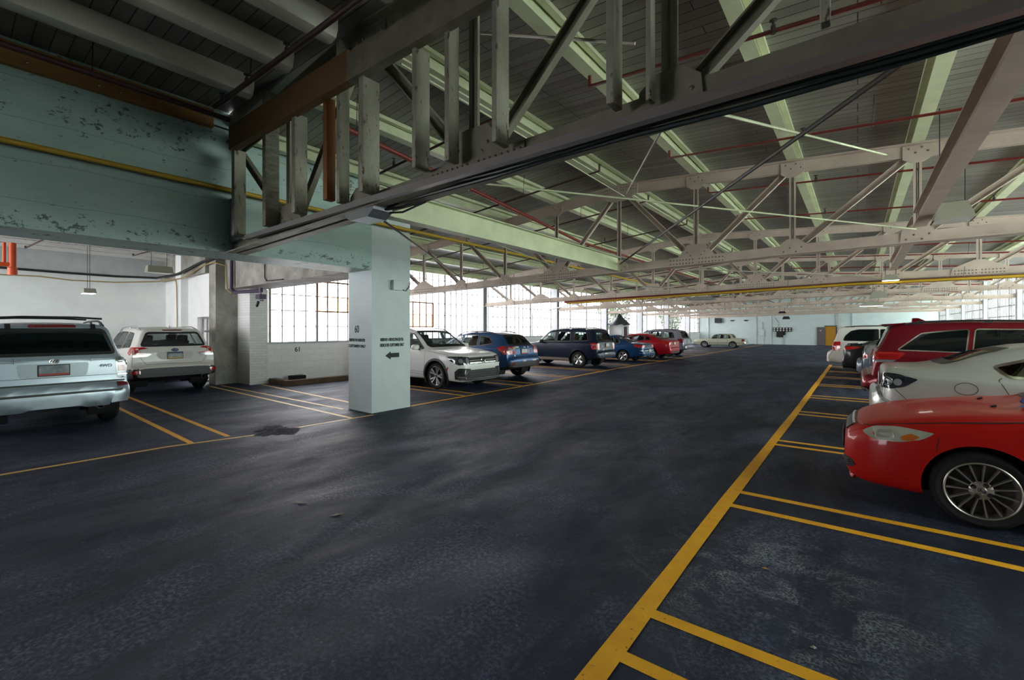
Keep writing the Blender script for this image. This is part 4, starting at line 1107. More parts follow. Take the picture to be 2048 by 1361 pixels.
    def part(s, name, items, mat, label=None, smooth=True, parent=None):
        """items: (proj, poly[, off[, round]]); 'S' = both sides"""
        mb = MB()
        for it in items:
            pr = it[0]; off = it[2] if len(it) > 2 else .004; r = it[3] if len(it) > 3 else .02
            for p in (('-', '+') if pr == 'S' else (pr,)): s.sheet(mb, p, it[1], off, r)
        o = child(name, mb, mat, parent or s.root, smooth=smooth, angle=45)
        if label: o['label'] = label
        return o
    # --- standard kit
    def glass(s, mat, frame=None, fw=.035):
        sp = s.sp; frame = frame or M['black']; see = sp.get('see')
        for i, poly in enumerate(sp['side']):
            for p in ('-', '+'):
                mb = MB(); s.sheet(mb, p, poly, .004, .05); g = child('side_window', mb, (sp.get('sglass', [mat]*9)[i]), s.root, smooth=True)
                mb = MB(); s.band(mb, p, poly, fw*.8 if see else .012, .006, .05, out=.007); child('window_frame', mb, sp.get('trim', frame), g, smooth=True)
        for key, pr, nm in (('ws', 'F', 'windshield'), ('rw', 'B', 'rear_window')):
            if key in sp:
                mb = MB(); s.sheet(mb, pr, sp[key], .004, .07); g = child(nm, mb, sp.get('rglass', mat) if key == 'rw' else mat, s.root, smooth=True)
                mb = MB(); s.band(mb, pr, sp[key], fw*1.1, .006, .07, out=.010); child('window_frame', mb, frame, g, smooth=True)
    def wheels(s, style, tw=.215, mat=None, trim=None, rimr=None, cap=True):
        sp = s.sp; R = sp['R']; rr = rimr or R*.68; mat = mat or M['alloy']
        prof = [(rr, -tw/2+.01), (rr+.02, -tw/2), (R-.04, -tw/2-.004), (R-.012, -tw/2+.02), (R, -tw/2+.05), (R, tw/2-.05), (R-.012, tw/2-.02), (R-.04, tw/2+.004), (rr+.02, tw/2), (rr, tw/2-.01)]
        first = None
        for xw in sp['wx']:
            for sd in (-1, 1):
                y = sd*(s.w-.025-tw/2)
                if first is None:
                    mb = MB(); mb.lathe(prof, 44, axis='y')
                    for j in (-.05, 0, .05): mb.lathe([(R+.0006, j-.006), (R+.0006, j+.006)], 44, axis='y')
                    t = child('wheel', mb, M['black_matte'], s.root, smooth=True, angle=40)
                    r = child('rim', s.rim(style, rr, tw), mat, t, smooth=True, angle=30)
                    mb = MB(); mb.lathe([(.05, -tw/2+.09), (rr-.03, -tw/2+.09)], 28, axis='y'); mb.lathe([(0, -tw/2+.088), (rr*.62, -tw/2+.088)], 24, axis='y'); child('brake_disc', mb, M['disc'], t)
                    if cap:
                        mb = MB(); mb.lathe([(0, -tw/2+.012), (rr*.12, -tw/2+.014), (rr*.15, -tw/2+.03)], 16, axis='y')
                        for k in range(5):
                            a = 2*PI*k/5+.3; mb.lathe([(0, -tw/2+.022), (.012, -tw/2+.022), (.012, -tw/2+.04)], 8, (rr*.26*math.cos(a), 0, rr*.26*math.sin(a)), 'y')
                        child('center_cap', mb, M['black'] if cap is True else cap, t)
                    first = t
                else:
                    t = copy_tree(first, s.root)
                t.location = (xw-s.cen, y, R); t.rotation_euler = (0, .3*sd+xw, PI if sd > 0 else 0)
                # liner
                Ra = s.Ra; mb = MB(); n = 26; vs = []
                a0 = -math.asin(min(1, (R-.17)/Ra)) if Ra > R-.17 else -PI/2; a0 = max(a0, -.55)
                for i in range(n+1):
                    a = a0+(PI-2*a0)*i/n; cx, cz = xw-s.cen+(Ra+.003)*math.cos(a), R+(Ra+.003)*math.sin(a)
                    q = s.cast('-' if sd < 0 else '+', xw+(Ra+.012)*math.cos(a), R+(Ra+.012)*math.sin(a), -.004)
                    vs += [(cx, q.y, cz), (cx, sd*s.w*.50, cz)]
                c = len(vs); vs.append((xw-s.cen, sd*s.w*.50, R))
                mb.add(vs, [(2*i, 2*i+1, 2*i+3, 2*i+2) for i in range(n)] + [(2*i+1, c, 2*i+3) for i in range(n)])
                child('wheel_arch', mb, M['black_matte'], s.root, smooth=True)
                if trim:
                    mb = MB(); vs = []
                    for i in range(n+1):
                        a = a0+(PI-2*a0)*i/n
                        for rad, off in ((Ra-.004, -.004), (Ra-.004, .016), (Ra+trim[1], .012), (Ra+trim[1]+.006, -.004)):
                            q = s.cast('-' if sd < 0 else '+', xw+max(rad, Ra+.01)*math.cos(a), R+max(rad, Ra+.01)*math.sin(a), 0)
                            vs.append((xw-s.cen+rad*math.cos(a), q.y+sd*off, R+rad*math.sin(a)))
                    mb.add(vs, [(4*i+j, 4*i+j+1, 4*i+j+5, 4*i+j+4) for i in range(n) for j in range(3)])
                    child('arch_trim', mb, trim[0], s.root, smooth=True)
    def rim(s, style, rr, tw):
        mb = MB(); f = -tw/2
        mb.lathe([(rr, f+.005), (rr-.007, f), (rr-.014, f+.006), (rr-.02, f+.03), (rr-.035, f+.14)], 44, axis='y')
        n, wd, twin, dep = style
        hub = rr*.26
        mb.lathe([(0, f+.022), (hub*.8, f+.022), (hub, f+.032), (hub, f+.07)], 24, axis='y')
        for k in range(n):
            a0 = 2*PI*k/n
            for t in ((-twin, twin) if twin else (0,)):
                a = a0+t*.35; b = a0+t; ca, sa = math.cos(a), math.sin(a); cb, sb = math.cos(b), math.sin(b)
                p = Vector((hub*.85*ca, f+.030, hub*.85*sa)); q = Vector(((rr-.02)*cb, f+.022-dep, (rr-.02)*sb))
                d = (q-p).normalized(); u = Vector((0, 1, 0)); sv = d.cross(u).normalized()
                vs = []
                for c, w1 in ((p, wd*.62), (p.lerp(q, .55), wd*.72), (q, wd)):
                    vs += [c+sv*w1, c+sv*w1*.5-u*.010, c-sv*w1*.5-u*.010, c-sv*w1, c-sv*w1*.7+u*.03, c+sv*w1*.7+u*.03]
                mb.add(vs, [(6*i+j, 6*i+(j+1) % 6, 6*i+6+(j+1) % 6, 6*i+6+j) for i in range(2) for j in range(6)])
        return mb
    def plate(s, z, mat, edge, y=0, back=True, w=.31, h=.155, topedge=None):
        p = s.cast('B' if back else 'F', y, z, .012); d = 1 if back else -1; x = p.x-s.cen
        mb = MB(); mb.box(min(x, x+d*.012), max(x, x+d*.012), y-w/2-.012, y+w/2+.012, z-h/2-.012, z+h/2+.012); fr = child('license_plate', mb, M['black'], s.root, bevel=.004)
        mb = MB(); xx = x+d*.014; mb.box(min(xx, xx-d*.006), max(xx, xx-d*.006), y-w/2, y+w/2, z-h/2+.03, z+h/2); child('plate_face', mb, mat, fr)
        mb = MB(); mb.box(min(xx, xx-d*.006), max(xx, xx-d*.006), y-w/2, y+w/2, z-h/2, z-h/2+.03)
        child('plate_band', mb, edge, fr)
        if topedge:
            mb = MB(); xx = x+d*.016; mb.box(min(xx, xx-d*.006), max(xx, xx-d*.006), y-w/2, y+w/2, z+h/2-.03, z+h/2); child('plate_band', mb, topedge, fr)
    def mirrors(s, x, z, mat, y=None):
        for sd in (-1, 1):
            q = s.cast('-' if sd < 0 else '+', x, z-.06, 0)
            mb = MB(); c = Vector((x-s.cen+.02, q.y+sd*.13, z)); n1, n2 = 12, 8; vs = []; fs = []
            for i in range(n2+1):
                v = -PI/2+PI*i/n2
                for j in range(n1):
                    u = 2*PI*j/n1
                    sx, sy, sz = math.cos(v)*math.cos(u), math.cos(v)*math.sin(u), math.sin(v)
                    sx = math.copysign(abs(sx)**.7, sx); sy = math.copysign(abs(sy)**.6, sy); sz = math.copysign(abs(sz)**.7, sz)
                    vs.append(c+Vector((sx*.075, sy*.115, sz*.075)))
            for i in range(n2):
                for j in range(n1): fs.append((i*n1+j, i*n1+(j+1) % n1, (i+1)*n1+(j+1) % n1, (i+1)*n1+j))
            mb.add(vs, fs); o = child('mirror', mb, mat, s.root, smooth=True, angle=70)
            mb = MB(); mb.bar((x-s.cen+.01, q.y-sd*.03, z-.065), (x-s.cen+.01, q.y+sd*.07, z-.05), .09, .035); child('mirror_stalk', mb, M['black'], o)
    def handles(s, xs, z, mat):
        for x in xs:
            for sd in (-1, 1):
                q = s.cast('-' if sd < 0 else '+', x, z, 0); mb = MB()
                mb.tube([(x-s.cen-.09, q.y, z), (x-s.cen-.07, q.y+sd*.025, z+.004), (x-s.cen+.07, q.y+sd*.025, z+.004), (x-s.cen+.09, q.y, z)], .014, 8)
                child('door_handle', mb, mat, s.root, smooth=True, angle=60)
    def gaps(s, lines, w=.007):
        for pr, pts in lines:
            for p in (('-', '+') if pr == 'S' else (pr,)):
                mb = MB(); s.strip(mb, p, pts, w); child('panel_gap', mb, M['black'], s.root)
    def rails(s, x0, x1, y, mat, h=.07, raised=True):
        for sd in (-1, 1):
            pts = []
            n = 10
            for i in range(n+1):
                x = x0+(x1-x0)*i/n; p = s.cast('T', x, sd*y, 0)
                e = min(1, min(i, n-i)/1.5) if raised else (0 if i in (0, n) else 1)
                pts.append((x-s.cen, p.y, p.z+h*e))
            mb = MB(); mb.tube(pts, .017, 8)
            for i in (1, n//2, n-1):
                x, yy, z = pts[i]; mb.box(x-.05, x+.05, yy-.012, yy+.012, z-h-.01, z)
            child('roof_rail', mb, mat, s.root, smooth=True, angle=60)
    def cabin(s, xd, xs1, xs2, zf, mat=None, heads=.62, wheel=True):
        """dashboard, seats and steering wheel seen through the glass"""
        mat = mat or M['dark_int']; wy = s.sp['er']-.08
        def seat(x, y, hw, back, name):
            mb = MB(); xx = x-s.cen
            mb.box(xx-.45, xx, y-hw, y+hw, zf, zf+.2)
            b0 = [(xx-.03, zf+.15), (xx+.10, zf+.15), (xx+.10+back*.25, zf+.72), (xx+.02+back*.25, zf+.74)]
            mb.prism(b0, y-hw, y+hw, 'y')
            for yy in ([y] if hw < .4 else [y-.38, y+.38]):
                mb.prism([(xx+.02+back*.22, zf+.71), (xx+.11+back*.22, zf+.71), (xx+.12+back*.24, zf+.86), (xx+.04+back*.24, zf+.87)], yy-.12, yy+.12, 'y')
            child(name, mb, mat, s.root, bevel=.03)
        seat(xs1, -.36, .24, .5, 'front_seat'); seat(xs1, .36, .24, .5, 'front_seat')
        if xs2: seat(xs2, 0, wy, .5, 'rear_seat')
        mb = MB(); mb.prism([(xd-s.cen-.25, zf+.35), (xd-s.cen+.15, zf+.30), (xd-s.cen+.18, zf+.48), (xd-s.cen-.25, zf+.52)], -wy-.1, wy+.1, 'y'); child('dashboard', mb, M['black'], s.root)
        mb = MB(); c = Vector((xd-s.cen+.36, -.36, zf+.5)); pts = []
        for i in range(17):
            a = 2*PI*i/16; pts.append(c+Vector((.10*math.sin(a), .18*math.cos(a), .16*math.sin(a))))
        mb.tube(pts, .016, 6, cap=False); mb.bar(c-Vector((.12, 0, .05)), c, .05, .05); child('steering_wheel', mb, M['black'], s.root, smooth=True)
        mb = MB(); mb.box(xd-s.cen, (xs2 or xs1)-s.cen+.6, -s.w+.08, s.w-.08, zf-.06, zf); child('cabin_floor', mb, M['black_matte'], s.root)
    def wiper(s, pts, proj='B'):
        mb = MB(); s.strip(mb, proj, pts, .02, .025); s.strip(mb, proj, pts, .02, .012); child('wiper', mb, M['black'], s.root)
    def tailpipe(s, y, z, r=.035, x=None):
        mb = MB(); x1 = (x or s.L-.02)-s.cen
        mb.lathe([(r, -.3), (r, 0), (r-.006, 0), (r-.006, -.25)], 16, (x1, y, z), 'x'); child('exhaust_pipe', mb, M['alloy_dark'], s.root, smooth=True)
# ------------------------------------------------------------------ the cars themselves
P_SILVER = paint('silver_paint', (.37,.43,.48), .55, .34); P_WHITE = paint('white_paint', (.62,.60,.56), 0, .4); P_WHITE2 = paint('pearl_white_paint', (.66,.66,.64), 0, .4)
P_BLUE = paint('bright_blue_paint', (.022,.075,.20), .35, .3); P_NAVY = paint('navy_paint', (.006,.012,.030), .1, .3); P_NAVY.node_tree.nodes['Principled BSDF'].inputs['Coat Weight'].default_value = .15; P_BLUE2 = paint('mid_blue_paint', (.008,.05,.14), .3, .3)
P_RED = paint('red_paint', (.36,.008,.016), .2, .3); P_LAV = paint('lavender_silver_paint', (.30,.29,.36), .5, .34); P_BEIGE = paint('beige_paint', (.46,.46,.36), .2, .4)
P_VAN = paint('van_white_paint', (.64,.62,.58), 0, .4); P_BLACK = paint('black_paint', (.006,.006,.007), .1, .3); P_SLATE = paint('slate_paint', (.10,.12,.15), .4, .34)
P_CRIM = paint('crimson_paint', (.17,.004,.013), .4, .3); P_SILVER2 = paint('warm_silver_paint', (.44,.45,.42), .5, .34); P_RED2 = paint('coupe_red_paint', (.40,.008,.006), .0, .4); P_RED2.node_tree.nodes['Principled BSDF'].inputs['Specular IOR Level'].default_value = .15; P_RED2.node_tree.nodes['Principled BSDF'].inputs['Coat Weight'].default_value = .3

def suv_profile(L, H, hood=1.05, cowl=1.2, rake=.62, tail=.32, gate=1.12, bump=.70, nose=.80):
    return [(0, .62), (.04, nose-.08), (.10, nose), (.22, hood-.10), (.6, hood), (cowl, hood+.07), (cowl+rake*.5, hood+.07+(H-hood-.07)*.55), (cowl+rake, H-.07), (cowl+rake+.35, H-.015), (cowl+rake+1.0, H),
            (L-.75, H-.02), (L-tail-.08, H-.045), (L-tail, H-.09), (L-.20, gate+.10), (L-.135, gate-.04), (L-.10, bump+.04), (L-.08, bump+.01), (L-.015, bump-.015), (L, bump-.10)]

def wid_profile(L, w, nose=.70, tail=.80):
    return [(0, w*nose), (.08, w*(nose+.08)), (.22, w*.92), (.55, w*.985), (1.0, w), (L-1.0, w), (L-.45, w*.985), (L-.18, w*.955), (L-.06, w*(tail+.10)), (L, w*tail)]

def emblem_ring(c, x, y, z, r, mat=None):
    mb = MB(); pts = [(x, y+r*math.cos(2*PI*i/20), z+r*math.sin(2*PI*i/20)) for i in range(21)]; mb.tube(pts, r*.14, 6, cap=False); return mb

# 1 -- silver square suv, rear view, at far left
L = 4.44
sp = dict(L=L, w=.90, er=.66, R=.35, wx=(.84, 3.46), paint=P_SILVER, N=170, sh=.035,
          top=[(0,.62),(.05,.80),(.12,.95),(.6,1.04),(1.2,1.12),(1.6,1.42),(1.95,1.66),(2.4,1.73),(3.2,1.75),(3.95,1.735),(4.10,1.71),(4.14,1.67),(4.27,1.24),(4.31,1.15),(4.335,.76),(4.35,.735),(4.42,.715),(4.44,.60)],
          bot=[(0,.36),(.4,.27),(3.4,.27),(4.1,.36),(4.44,.42)], belt=[(0,.95),(1.2,1.06),(4.44,1.14)], wid=[(0,.68),(.1,.78),(.4,.88),(1,.9),(3.5,.9),(4.1,.885),(4.32,.875),(4.40,.86),(4.44,.79)],
          side=[[(1.42,1.10),(2.25,1.12),(2.25,1.58),(1.95,1.55)], [(2.33,1.12),(3.12,1.14),(3.12,1.60),(2.33,1.59)], [(3.22,1.15),(4.02,1.18),(3.92,1.58),(3.22,1.60)]],
          ws=[(-.66,1.18),(.66,1.18),(.56,1.60),(-.56,1.60)], rw=[(-.735,1.225),(.735,1.225),(.60,1.635),(-.60,1.635)])
c = Car('suv', 'silver boxy suv with black roof rails and dark rear glass, at the far left', 'car', sp, (-9.75-L/2, 1.03, 0), 0)
c.glass(M['tint']); c.wheels((6, .03, 0, .012), .225)
c.rails(1.9, 4.0, .62, M['black'], .075)
for x in (2.5, 3.9):
    mb = MB(); p = [c.cast('T', x, y, 0) for y in (-.62, -.3, 0, .3, .62)]; mb.tube([(q.x-c.cen, q.y, 1.83 if abs(q.y) < .6 else 1.81) for q in p], .016, 8)
    child('cross_bar', mb, M['black'], c.root, smooth=True)
c.part('bumper', [('B', [(-.87,.735),(-.80,.715),(.80,.715),(.87,.735),(.86,.44),(.6,.42),(-.6,.42),(-.86,.44)], .035, .04)], P_SILVER)
c.part('bumper_step', [('B', [(-.80,.645),(.80,.645),(.77,.61),(-.77,.61)], .043, .03)], M['black'])
c.part('tailgate_trim', [('B', [(-.84,.79),(.84,.79),(.84,.765),(-.84,.765)], .012, .005)], M['black'])
c.part('plate_recess', [('B', [(-.40,1.10),(.40,1.10),(.37,.885),(-.37,.885)], .003, .05)], plain('silver_recess', (.27,.31,.33), .35, .5))
c.part('tailgate_bar', [('B', [(-.42,1.19),(.42,1.19),(.42,1.115),(-.42,1.115)], .012, .01)], P_SILVER)
mb = MB(); 
c.sheet(mb, 'B', [(.055*math.cos(a), 1.13+.038*math.sin(a)) for a in [2*PI*k/20 for k in range(20)]], .022, 0); child('emblem', mb, M['chrome'], c.root, smooth=True)
for i, y in enumerate((-.03, .0, .03)):
    mb = MB(); c.sheet(mb, 'B', [(y-.02, 1.115),(y-.008,1.115),(y+.012,1.148),(y,1.148)], .026, 0); child('emblem_wing', mb, M['black'], c.root)
for s in (-1, 1):
    mb = MB(); c.sheet(mb, 'B', [(s*.72,1.16),(s*.89,1.16),(s*.89,.81),(s*.74,.81)], .010, .03); c.sheet(mb, '+' if s > 0 else '-', [(4.12,1.16),(4.40,1.14),(4.40,.81),(4.20,.83)], .010, .03)
    tl = child('tail_light', mb, M['clear_lamp'], c.root, smooth=True)
    for z0, z1, m_ in ((.93,1.03,'red_lamp'), (.865,.885,'lamp_silver'), (1.075,1.09,'black'), (1.12,1.132,'black')):
        mb = MB(); c.sheet(mb, 'B', [(s*.745,z1),(s*.875,z1),(s*.875,z0),(s*.75,z0)], .014, .01); child('lamp_segment', mb, M[m_], tl, smooth=True)
    c.part('reflector', [('B', [(s*.72,.735),(s*.865,.735),(s*.865,.68),(s*.725,.68)], .042, .01)], M['red_lamp_dark'])
c.part('brake_light', [('B', [(-.26,1.70),(.26,1.70),(.27,1.655),(-.27,1.655)], .012, .02)], M['red_lamp_dark'])
for s in (-1, 1): c.part('glass_hinge', [('B', [(s*.44,1.70),(s*.50,1.70),(s*.50,1.62),(s*.44,1.62)], .022, .01)], M['black'])
c.plate(.995, M['plate'], M['plate_red'], w=.33)
c.tailpipe(.52, .39, .05, 4.43)
c.gaps([('B', [(-.42,1.19),(-.42,1.11)]), ('B', [(.42,1.19),(.42,1.11)]), ('B', [(-.84,1.13),(-.42,1.125)]), ('B', [(.42,1.125),(.72,1.13)]), ('B', [(-.84,.88),(.76,.88)]), ('S', [(2.29,1.6),(2.29,.45),(1.3,.42),(1.32,1.05)]), ('S', [(2.29,.45),(3.05,.5),(3.17,1.0),(3.17,1.6)])])
text('4WD', .07, .003, 'badge', (0,0,0), Matrix.Identity(4), M['alloy_dark'], None)
bd = bpy.data.objects['badge']; bd.data.transform(Matrix.Translation((4.335-c.cen+.008, .60, 1.03)) @ RXp); bd.parent = c.root
c.mirrors(1.55, 1.13, P_SILVER)

# 2 -- white hatch suv in the bay
L = 4.62
sp = dict(L=L, w=.905, er=.62, R=.35, wx=(.92, 3.61), paint=P_WHITE, see=True, sh=.05, N=170,
          top=[(0,.60),(.05,.78),(.14,.92),(.7,1.02),(1.25,1.09),(1.7,1.40),(2.05,1.60),(2.5,1.67),(3.3,1.69),(4.0,1.66),(4.20,1.63),(4.26,1.58),(4.42,1.22),(4.47,1.10),(4.50,.78),(4.52,.74),(4.60,.72),(4.62,.60)],
          bot=[(0,.34),(.4,.24),(3.5,.24),(4.2,.36),(4.62,.45)], belt=[(0,.9),(1.2,1.03),(3.6,1.10),(4.62,1.12)], wid=wid_profile(L,.905,.72,.86),
          low=([(0,.42),(.5,.34),(3.2,.34),(4.1,.44),(4.3,.64),(4.62,.66)], M['black']),
          side=[[(1.5,1.07),(2.32,1.10),(2.32,1.55),(2.05,1.51)], [(2.40,1.10),(3.25,1.13),(3.18,1.55),(2.40,1.56)], [(3.33,1.14),(4.05,1.18),(3.78,1.52),(3.28,1.55)]],
          ws=[(-.66,1.13),(.66,1.13),(.54,1.56),(-.54,1.56)], rw=[(-.68,1.20),(.68,1.20),(.54,1.545),(-.54,1.545)])
c = Car('suv', 'white hatchback suv with silver roof rails and red claw tail lights, beside the bare pillar', 'car', sp, (-13.55-L/2, 3.58, 0), 0)
c.glass(M['clear']); c.wheels((5, .03, .16, .01), .225, trim=(M['black'], .05)); c.rails(1.9, 4.05, .60, M['lamp_silver'], .06)
c.cabin(1.6, 2.55, 3.45, .60)
for s in (-1, 1):
    it = [('B', [(s*.86,1.18),(s*.62,1.175),(s*.54,1.15),(s*.72,1.12),(s*.74,1.05),(s*.50,1.03),(s*.52,1.01),(s*.87,1.0)], .012, .008)]
    mb = MB(); c.sheet(mb, 'B', it[0][1], .012, .008); c.sheet(mb, '+' if s > 0 else '-', [(4.12,1.17),(4.50,1.17),(4.55,1.0),(4.22,1.03)], .012, .02); tl = child('tail_light', mb, M['red_lamp'], c.root, smooth=True)
    mb = MB(); c.sheet(mb, 'B', [(s*.86,.995),(s*.47,1.015),(s*.56,.95),(s*.86,.94)], .012, .02); child('reverse_lamp', mb, M['clear_lamp'], tl, smooth=True)
    c.part('reflector', [('B', [(s*.72,.62),(s*.86,.62),(s*.86,.54),(s*.72,.54)], .014, .01)], M['red_lamp'])
c.part('brake_light', [('B', [(-.22,1.60),(.22,1.60),(.18,1.585),(-.18,1.585)], .02, .005)], M['red_lamp_dark'])
c.plate(.965, M['plate'], M['plate_yellow'], topedge=M['plate_blue'])
c.part('plate_recess', [('B', [(-.34,1.055),(.36,1.055),(.40,.99),(.34,.87),(-.30,.87),(-.40,.99)], .002, .03)], plain('white_recess', (.50,.48,.45), .4))
mb = MB(); c.sheet(mb, 'B', [(.08*math.cos(a), 1.10+.042*math.sin(a)) for a in [2*PI*k/20 for k in range(20)]], .008, 0); em = child('emblem', mb, M['plate_blue'], c.root, smooth=True)
mb = MB(); 
for y, z in ((-.035,1.11),(.0,1.09),(.025,1.11),(.045,1.095),(.01,1.115)): c.sheet(mb, 'B', [(y-.008,z),(y,z+.008),(y+.008,z),(y,z-.008)], .012, 0)
child('emblem_stars', mb, M['chrome'], em)
mb = MB(); p = c.cast('T', 3.95, 0, 0); mb.add([(p.x-c.cen-.07,-.025,p.z-.01),(p.x-c.cen-.07,.025,p.z-.01),(p.x-c.cen+.07,.03,p.z-.01),(p.x-c.cen+.07,-.03,p.z-.01),(p.x-c.cen+.06,0,p.z+.075)], [(0,1,4),(1,2,4),(2,3,4),(3,0,4)]); child('roof_antenna', mb, P_WHITE, c.root)
c.wiper([(-.05,1.215),(.42,1.24)]); c.tailpipe(.58,.40,.045,4.60)
c.gaps([('B', [(-.70,1.14),(-.68,.90),(-.58,.76),(.58,.76),(.68,.90),(.70,1.14)]), ('S', [(2.36,1.55),(2.36,.45),(1.45,.42),(1.42,1.02)]), ('S', [(2.36,.45),(3.1,.48),(3.32,1.0),(3.3,1.5)])])
c.mirrors(1.62, 1.12, P_WHITE); c.handles((2.15, 3.15), .98, P_WHITE)

# 3 -- white suv facing the lane, just right of the column
L = 4.70
sp = dict(L=L, w=.92, er=.64, R=.36, wx=(.92, 3.71), paint=P_WHITE2, see=True, sh=.045, N=170,
          top=[(0,.64),(.03,.80),(.08,.90),(.18,.955),(.7,1.03),(1.22,1.09),(1.7,1.38),(2.1,1.59),(2.6,1.655),(3.4,1.66),(4.2,1.60),(4.36,1.55),(4.52,1.15),(4.57,.8),(4.67,.74),(4.70,.6)],
          bot=[(0,.30),(.15,.22),(.5,.24),(3.6,.24),(4.2,.33),(4.70,.42)], belt=[(0,.86),(.3,.93),(1.2,1.04),(4.70,1.14)], wid=wid_profile(L,.92,.74,.82),
          side=[[(1.45,1.07),(2.35,1.09),(2.35,1.53),(2.05,1.49)], [(2.43,1.10),(3.3,1.12),(3.25,1.54),(2.43,1.54)], [(3.38,1.14),(4.05,1.18),(3.85,1.48),(3.36,1.53)]],
          ws=[(-.72,1.125),(.72,1.125),(.58,1.56),(-.58,1.56)], rw=[(-.64,1.18),(.64,1.18),(.54,1.50),(-.54,1.50)])
c = Car('suv', 'white suv facing the lane, nose just right of the stencilled column', 'car', sp, (-8.05-L/2, 9.02, 0), PI)
c.glass(M['clear']); c.wheels((5, .028, .20, .012), .235, M['alloy'], trim=(M['black'], .055), rimr=.255); c.rails(1.9, 4.0, .62, M['lamp_silver'], .05)
c.cabin(1.6, 2.6, 3.5, .58)
g = c.part('grille', [('F', [(-.52,.87),(.52,.87),(.50,.70),(-.50,.70)], .006, .02)], M['black'])
for z in (.855, .79, .725): c.part('grille_bar', [('F', [(-.52,z+.009),(.52,z+.009),(.52,z-.009),(-.52,z-.009)], .016, .0)], M['chrome'], parent=g)
x0 = c.cast('F', 0, .785, .025).x-c.cen
mb = emblem_ring(c, x0, 0, .785, .075); mb.tube([(x0,-.035,.845),(x0,0,.80),(x0,.035,.845)], .009, 5); mb.tube([(x0,-.062,.825),(x0,-.032,.725),(x0,0,.785),(x0,.032,.725),(x0,.062,.825)], .009, 5); child('emblem', mb, M['chrome'], g, smooth=True)
for s in (-1, 1):
    mb = MB(); c.sheet(mb, 'F', [(s*.50,.875),(s*.80,.905),(s*.88,.86),(s*.86,.72),(s*.78,.67),(s*.50,.70)], .010, .02); c.sheet(mb, '+' if s > 0 else '-', [(.16,.90),(.52,.905),(.40,.80),(.20,.70),(.12,.70)], .010, .02)
    hl = child('headlight', mb, M['smoke_lamp'], c.root, smooth=True)
    for (a, b) in ((.60,.09), (.76,.07)):
        mb = MB(); c.sheet(mb, 'F', [(s*(a+b*.6*math.cos(t)), .79+b*.85*math.sin(t)) for t in [2*PI*k/14 for k in range(14)]], .014, 0); child('headlight_lens', mb, M['clear_lamp'], hl, smooth=True)
    mb = MB(); c.sheet(mb, 'F', [(s*.50,.70),(s*.78,.68),(s*.76,.655),(s*.50,.68)], .014, .005); child('light_strip', mb, M['lamp_off'], hl, smooth=True)
    a = c.part('air_intake', [('F', [(s*.50,.58),(s*.80,.60),(s*.90,.48),(s*.90,.30),(s*.50,.32)], .010, .03)], M['black'])
    mb = MB(); c.strip(mb, 'F', [(s*.55,.565),(s*.60,.52),(s*.64,.455),(s*.82,.45)], .03, .018); child('intake_trim', mb, M['chrome'], a)
    mb = MB(); c.sheet(mb, 'F', [(s*.66,.38),(s*.80,.38),(s*.80,.345),(s*.66,.345)], .016, .01); child('fog_light', mb, M['clear_lamp'], a)
    c.part('side_marker', [('+' if s > 0 else '-', [(.43,.62),(.465,.62),(.50,.52),(.47,.52)], .008, .01)], M['red_lamp'])
lg = c.part('lower_grille', [('F', [(-.55,.545),(.55,.545),(.55,.31),(-.55,.31)], .006, .02)], M['black'])
for z in (.49, .43, .37): c.part('grille_bar', [('F', [(-.54,z+.008),(.54,z+.008),(.54,z-.008),(-.54,z-.008)], .012, 0)], M['alloy_dark'], parent=lg)
c.part('lip', [('F', [(-.82,.315),(.82,.315),(.78,.285),(-.78,.285)], .022, .01)], M['lamp_silver'])
c.mirrors(1.62, 1.12, P_WHITE2); c.handles((2.2, 3.2), 1.0, M['chrome']); c.wiper([(-.55,1.145),(.1,1.17)], 'F'); c.wiper([(.0,1.145),(.6,1.18)], 'F')
c.gaps([('S', [(2.39,1.53),(2.39,.42),(1.36,.38),(1.33,1.04)]), ('S', [(2.39,.42),(3.2,.46),(3.4,1.0),(3.36,1.5)]), ('S', [(.45,.93),(1.3,1.03)]), ('S', [(1.35,.45),(3.2,.46)])])

# 4 -- blue crossover hatchback
L = 4.45
sp = dict(L=L, w=.89, er=.58, R=.345, wx=(.90, 3.53), paint=P_BLUE, see=True, sh=.05, N=170,
          top=[(0,.58),(.05,.72),(.15,.84),(.7,.95),(1.15,1.01),(1.6,1.28),(2.1,1.48),(2.6,1.545),(3.2,1.54),(3.75,1.47),(3.86,1.44),(4.20,1.10),(4.28,1.04),(4.32,.78),(4.34,.73),(4.43,.70),(4.45,.58)],
          bot=[(0,.34),(.4,.24),(3.5,.25),(4.1,.34),(4.45,.42)], belt=[(0,.82),(1.1,.95),(3.4,1.04),(4.45,1.06)], wid=wid_profile(L,.89,.72,.80),
          low=([(0,.36),(3.2,.34),(4.0,.40),(4.45,.47)], M['black']),
          side=[[(1.40,.99),(2.22,1.02),(2.22,1.42),(1.95,1.36)], [(2.29,1.02),(3.02,1.05),(2.94,1.43),(2.29,1.43)], [(3.08,1.06),(3.56,1.13),(3.66,1.20),(3.42,1.36),(3.02,1.42)]],
          sglass=[M['clear'], M['clear'], M['clear_dark']], rglass=M['tint'],
          ws=[(-.64,1.05),(.64,1.05),(.52,1.44),(-.52,1.44)], rw=[(-.62,1.10),(.62,1.10),(.50,1.42),(-.50,1.42)])
c = Car('hatchback', 'bright blue crossover hatchback with stickers on its tailgate', 'car', sp, (-8.43-L/2, 11.55, 0), 0)
c.glass(M['clear']); c.wheels((5, .04, 0, .01), .225, M['alloy_dark'], trim=(M['black'], .06)); c.rails(1.85, 3.7, .56, M['alloy_dark'], .055); c.cabin(1.5, 2.35, 3.0, .53)
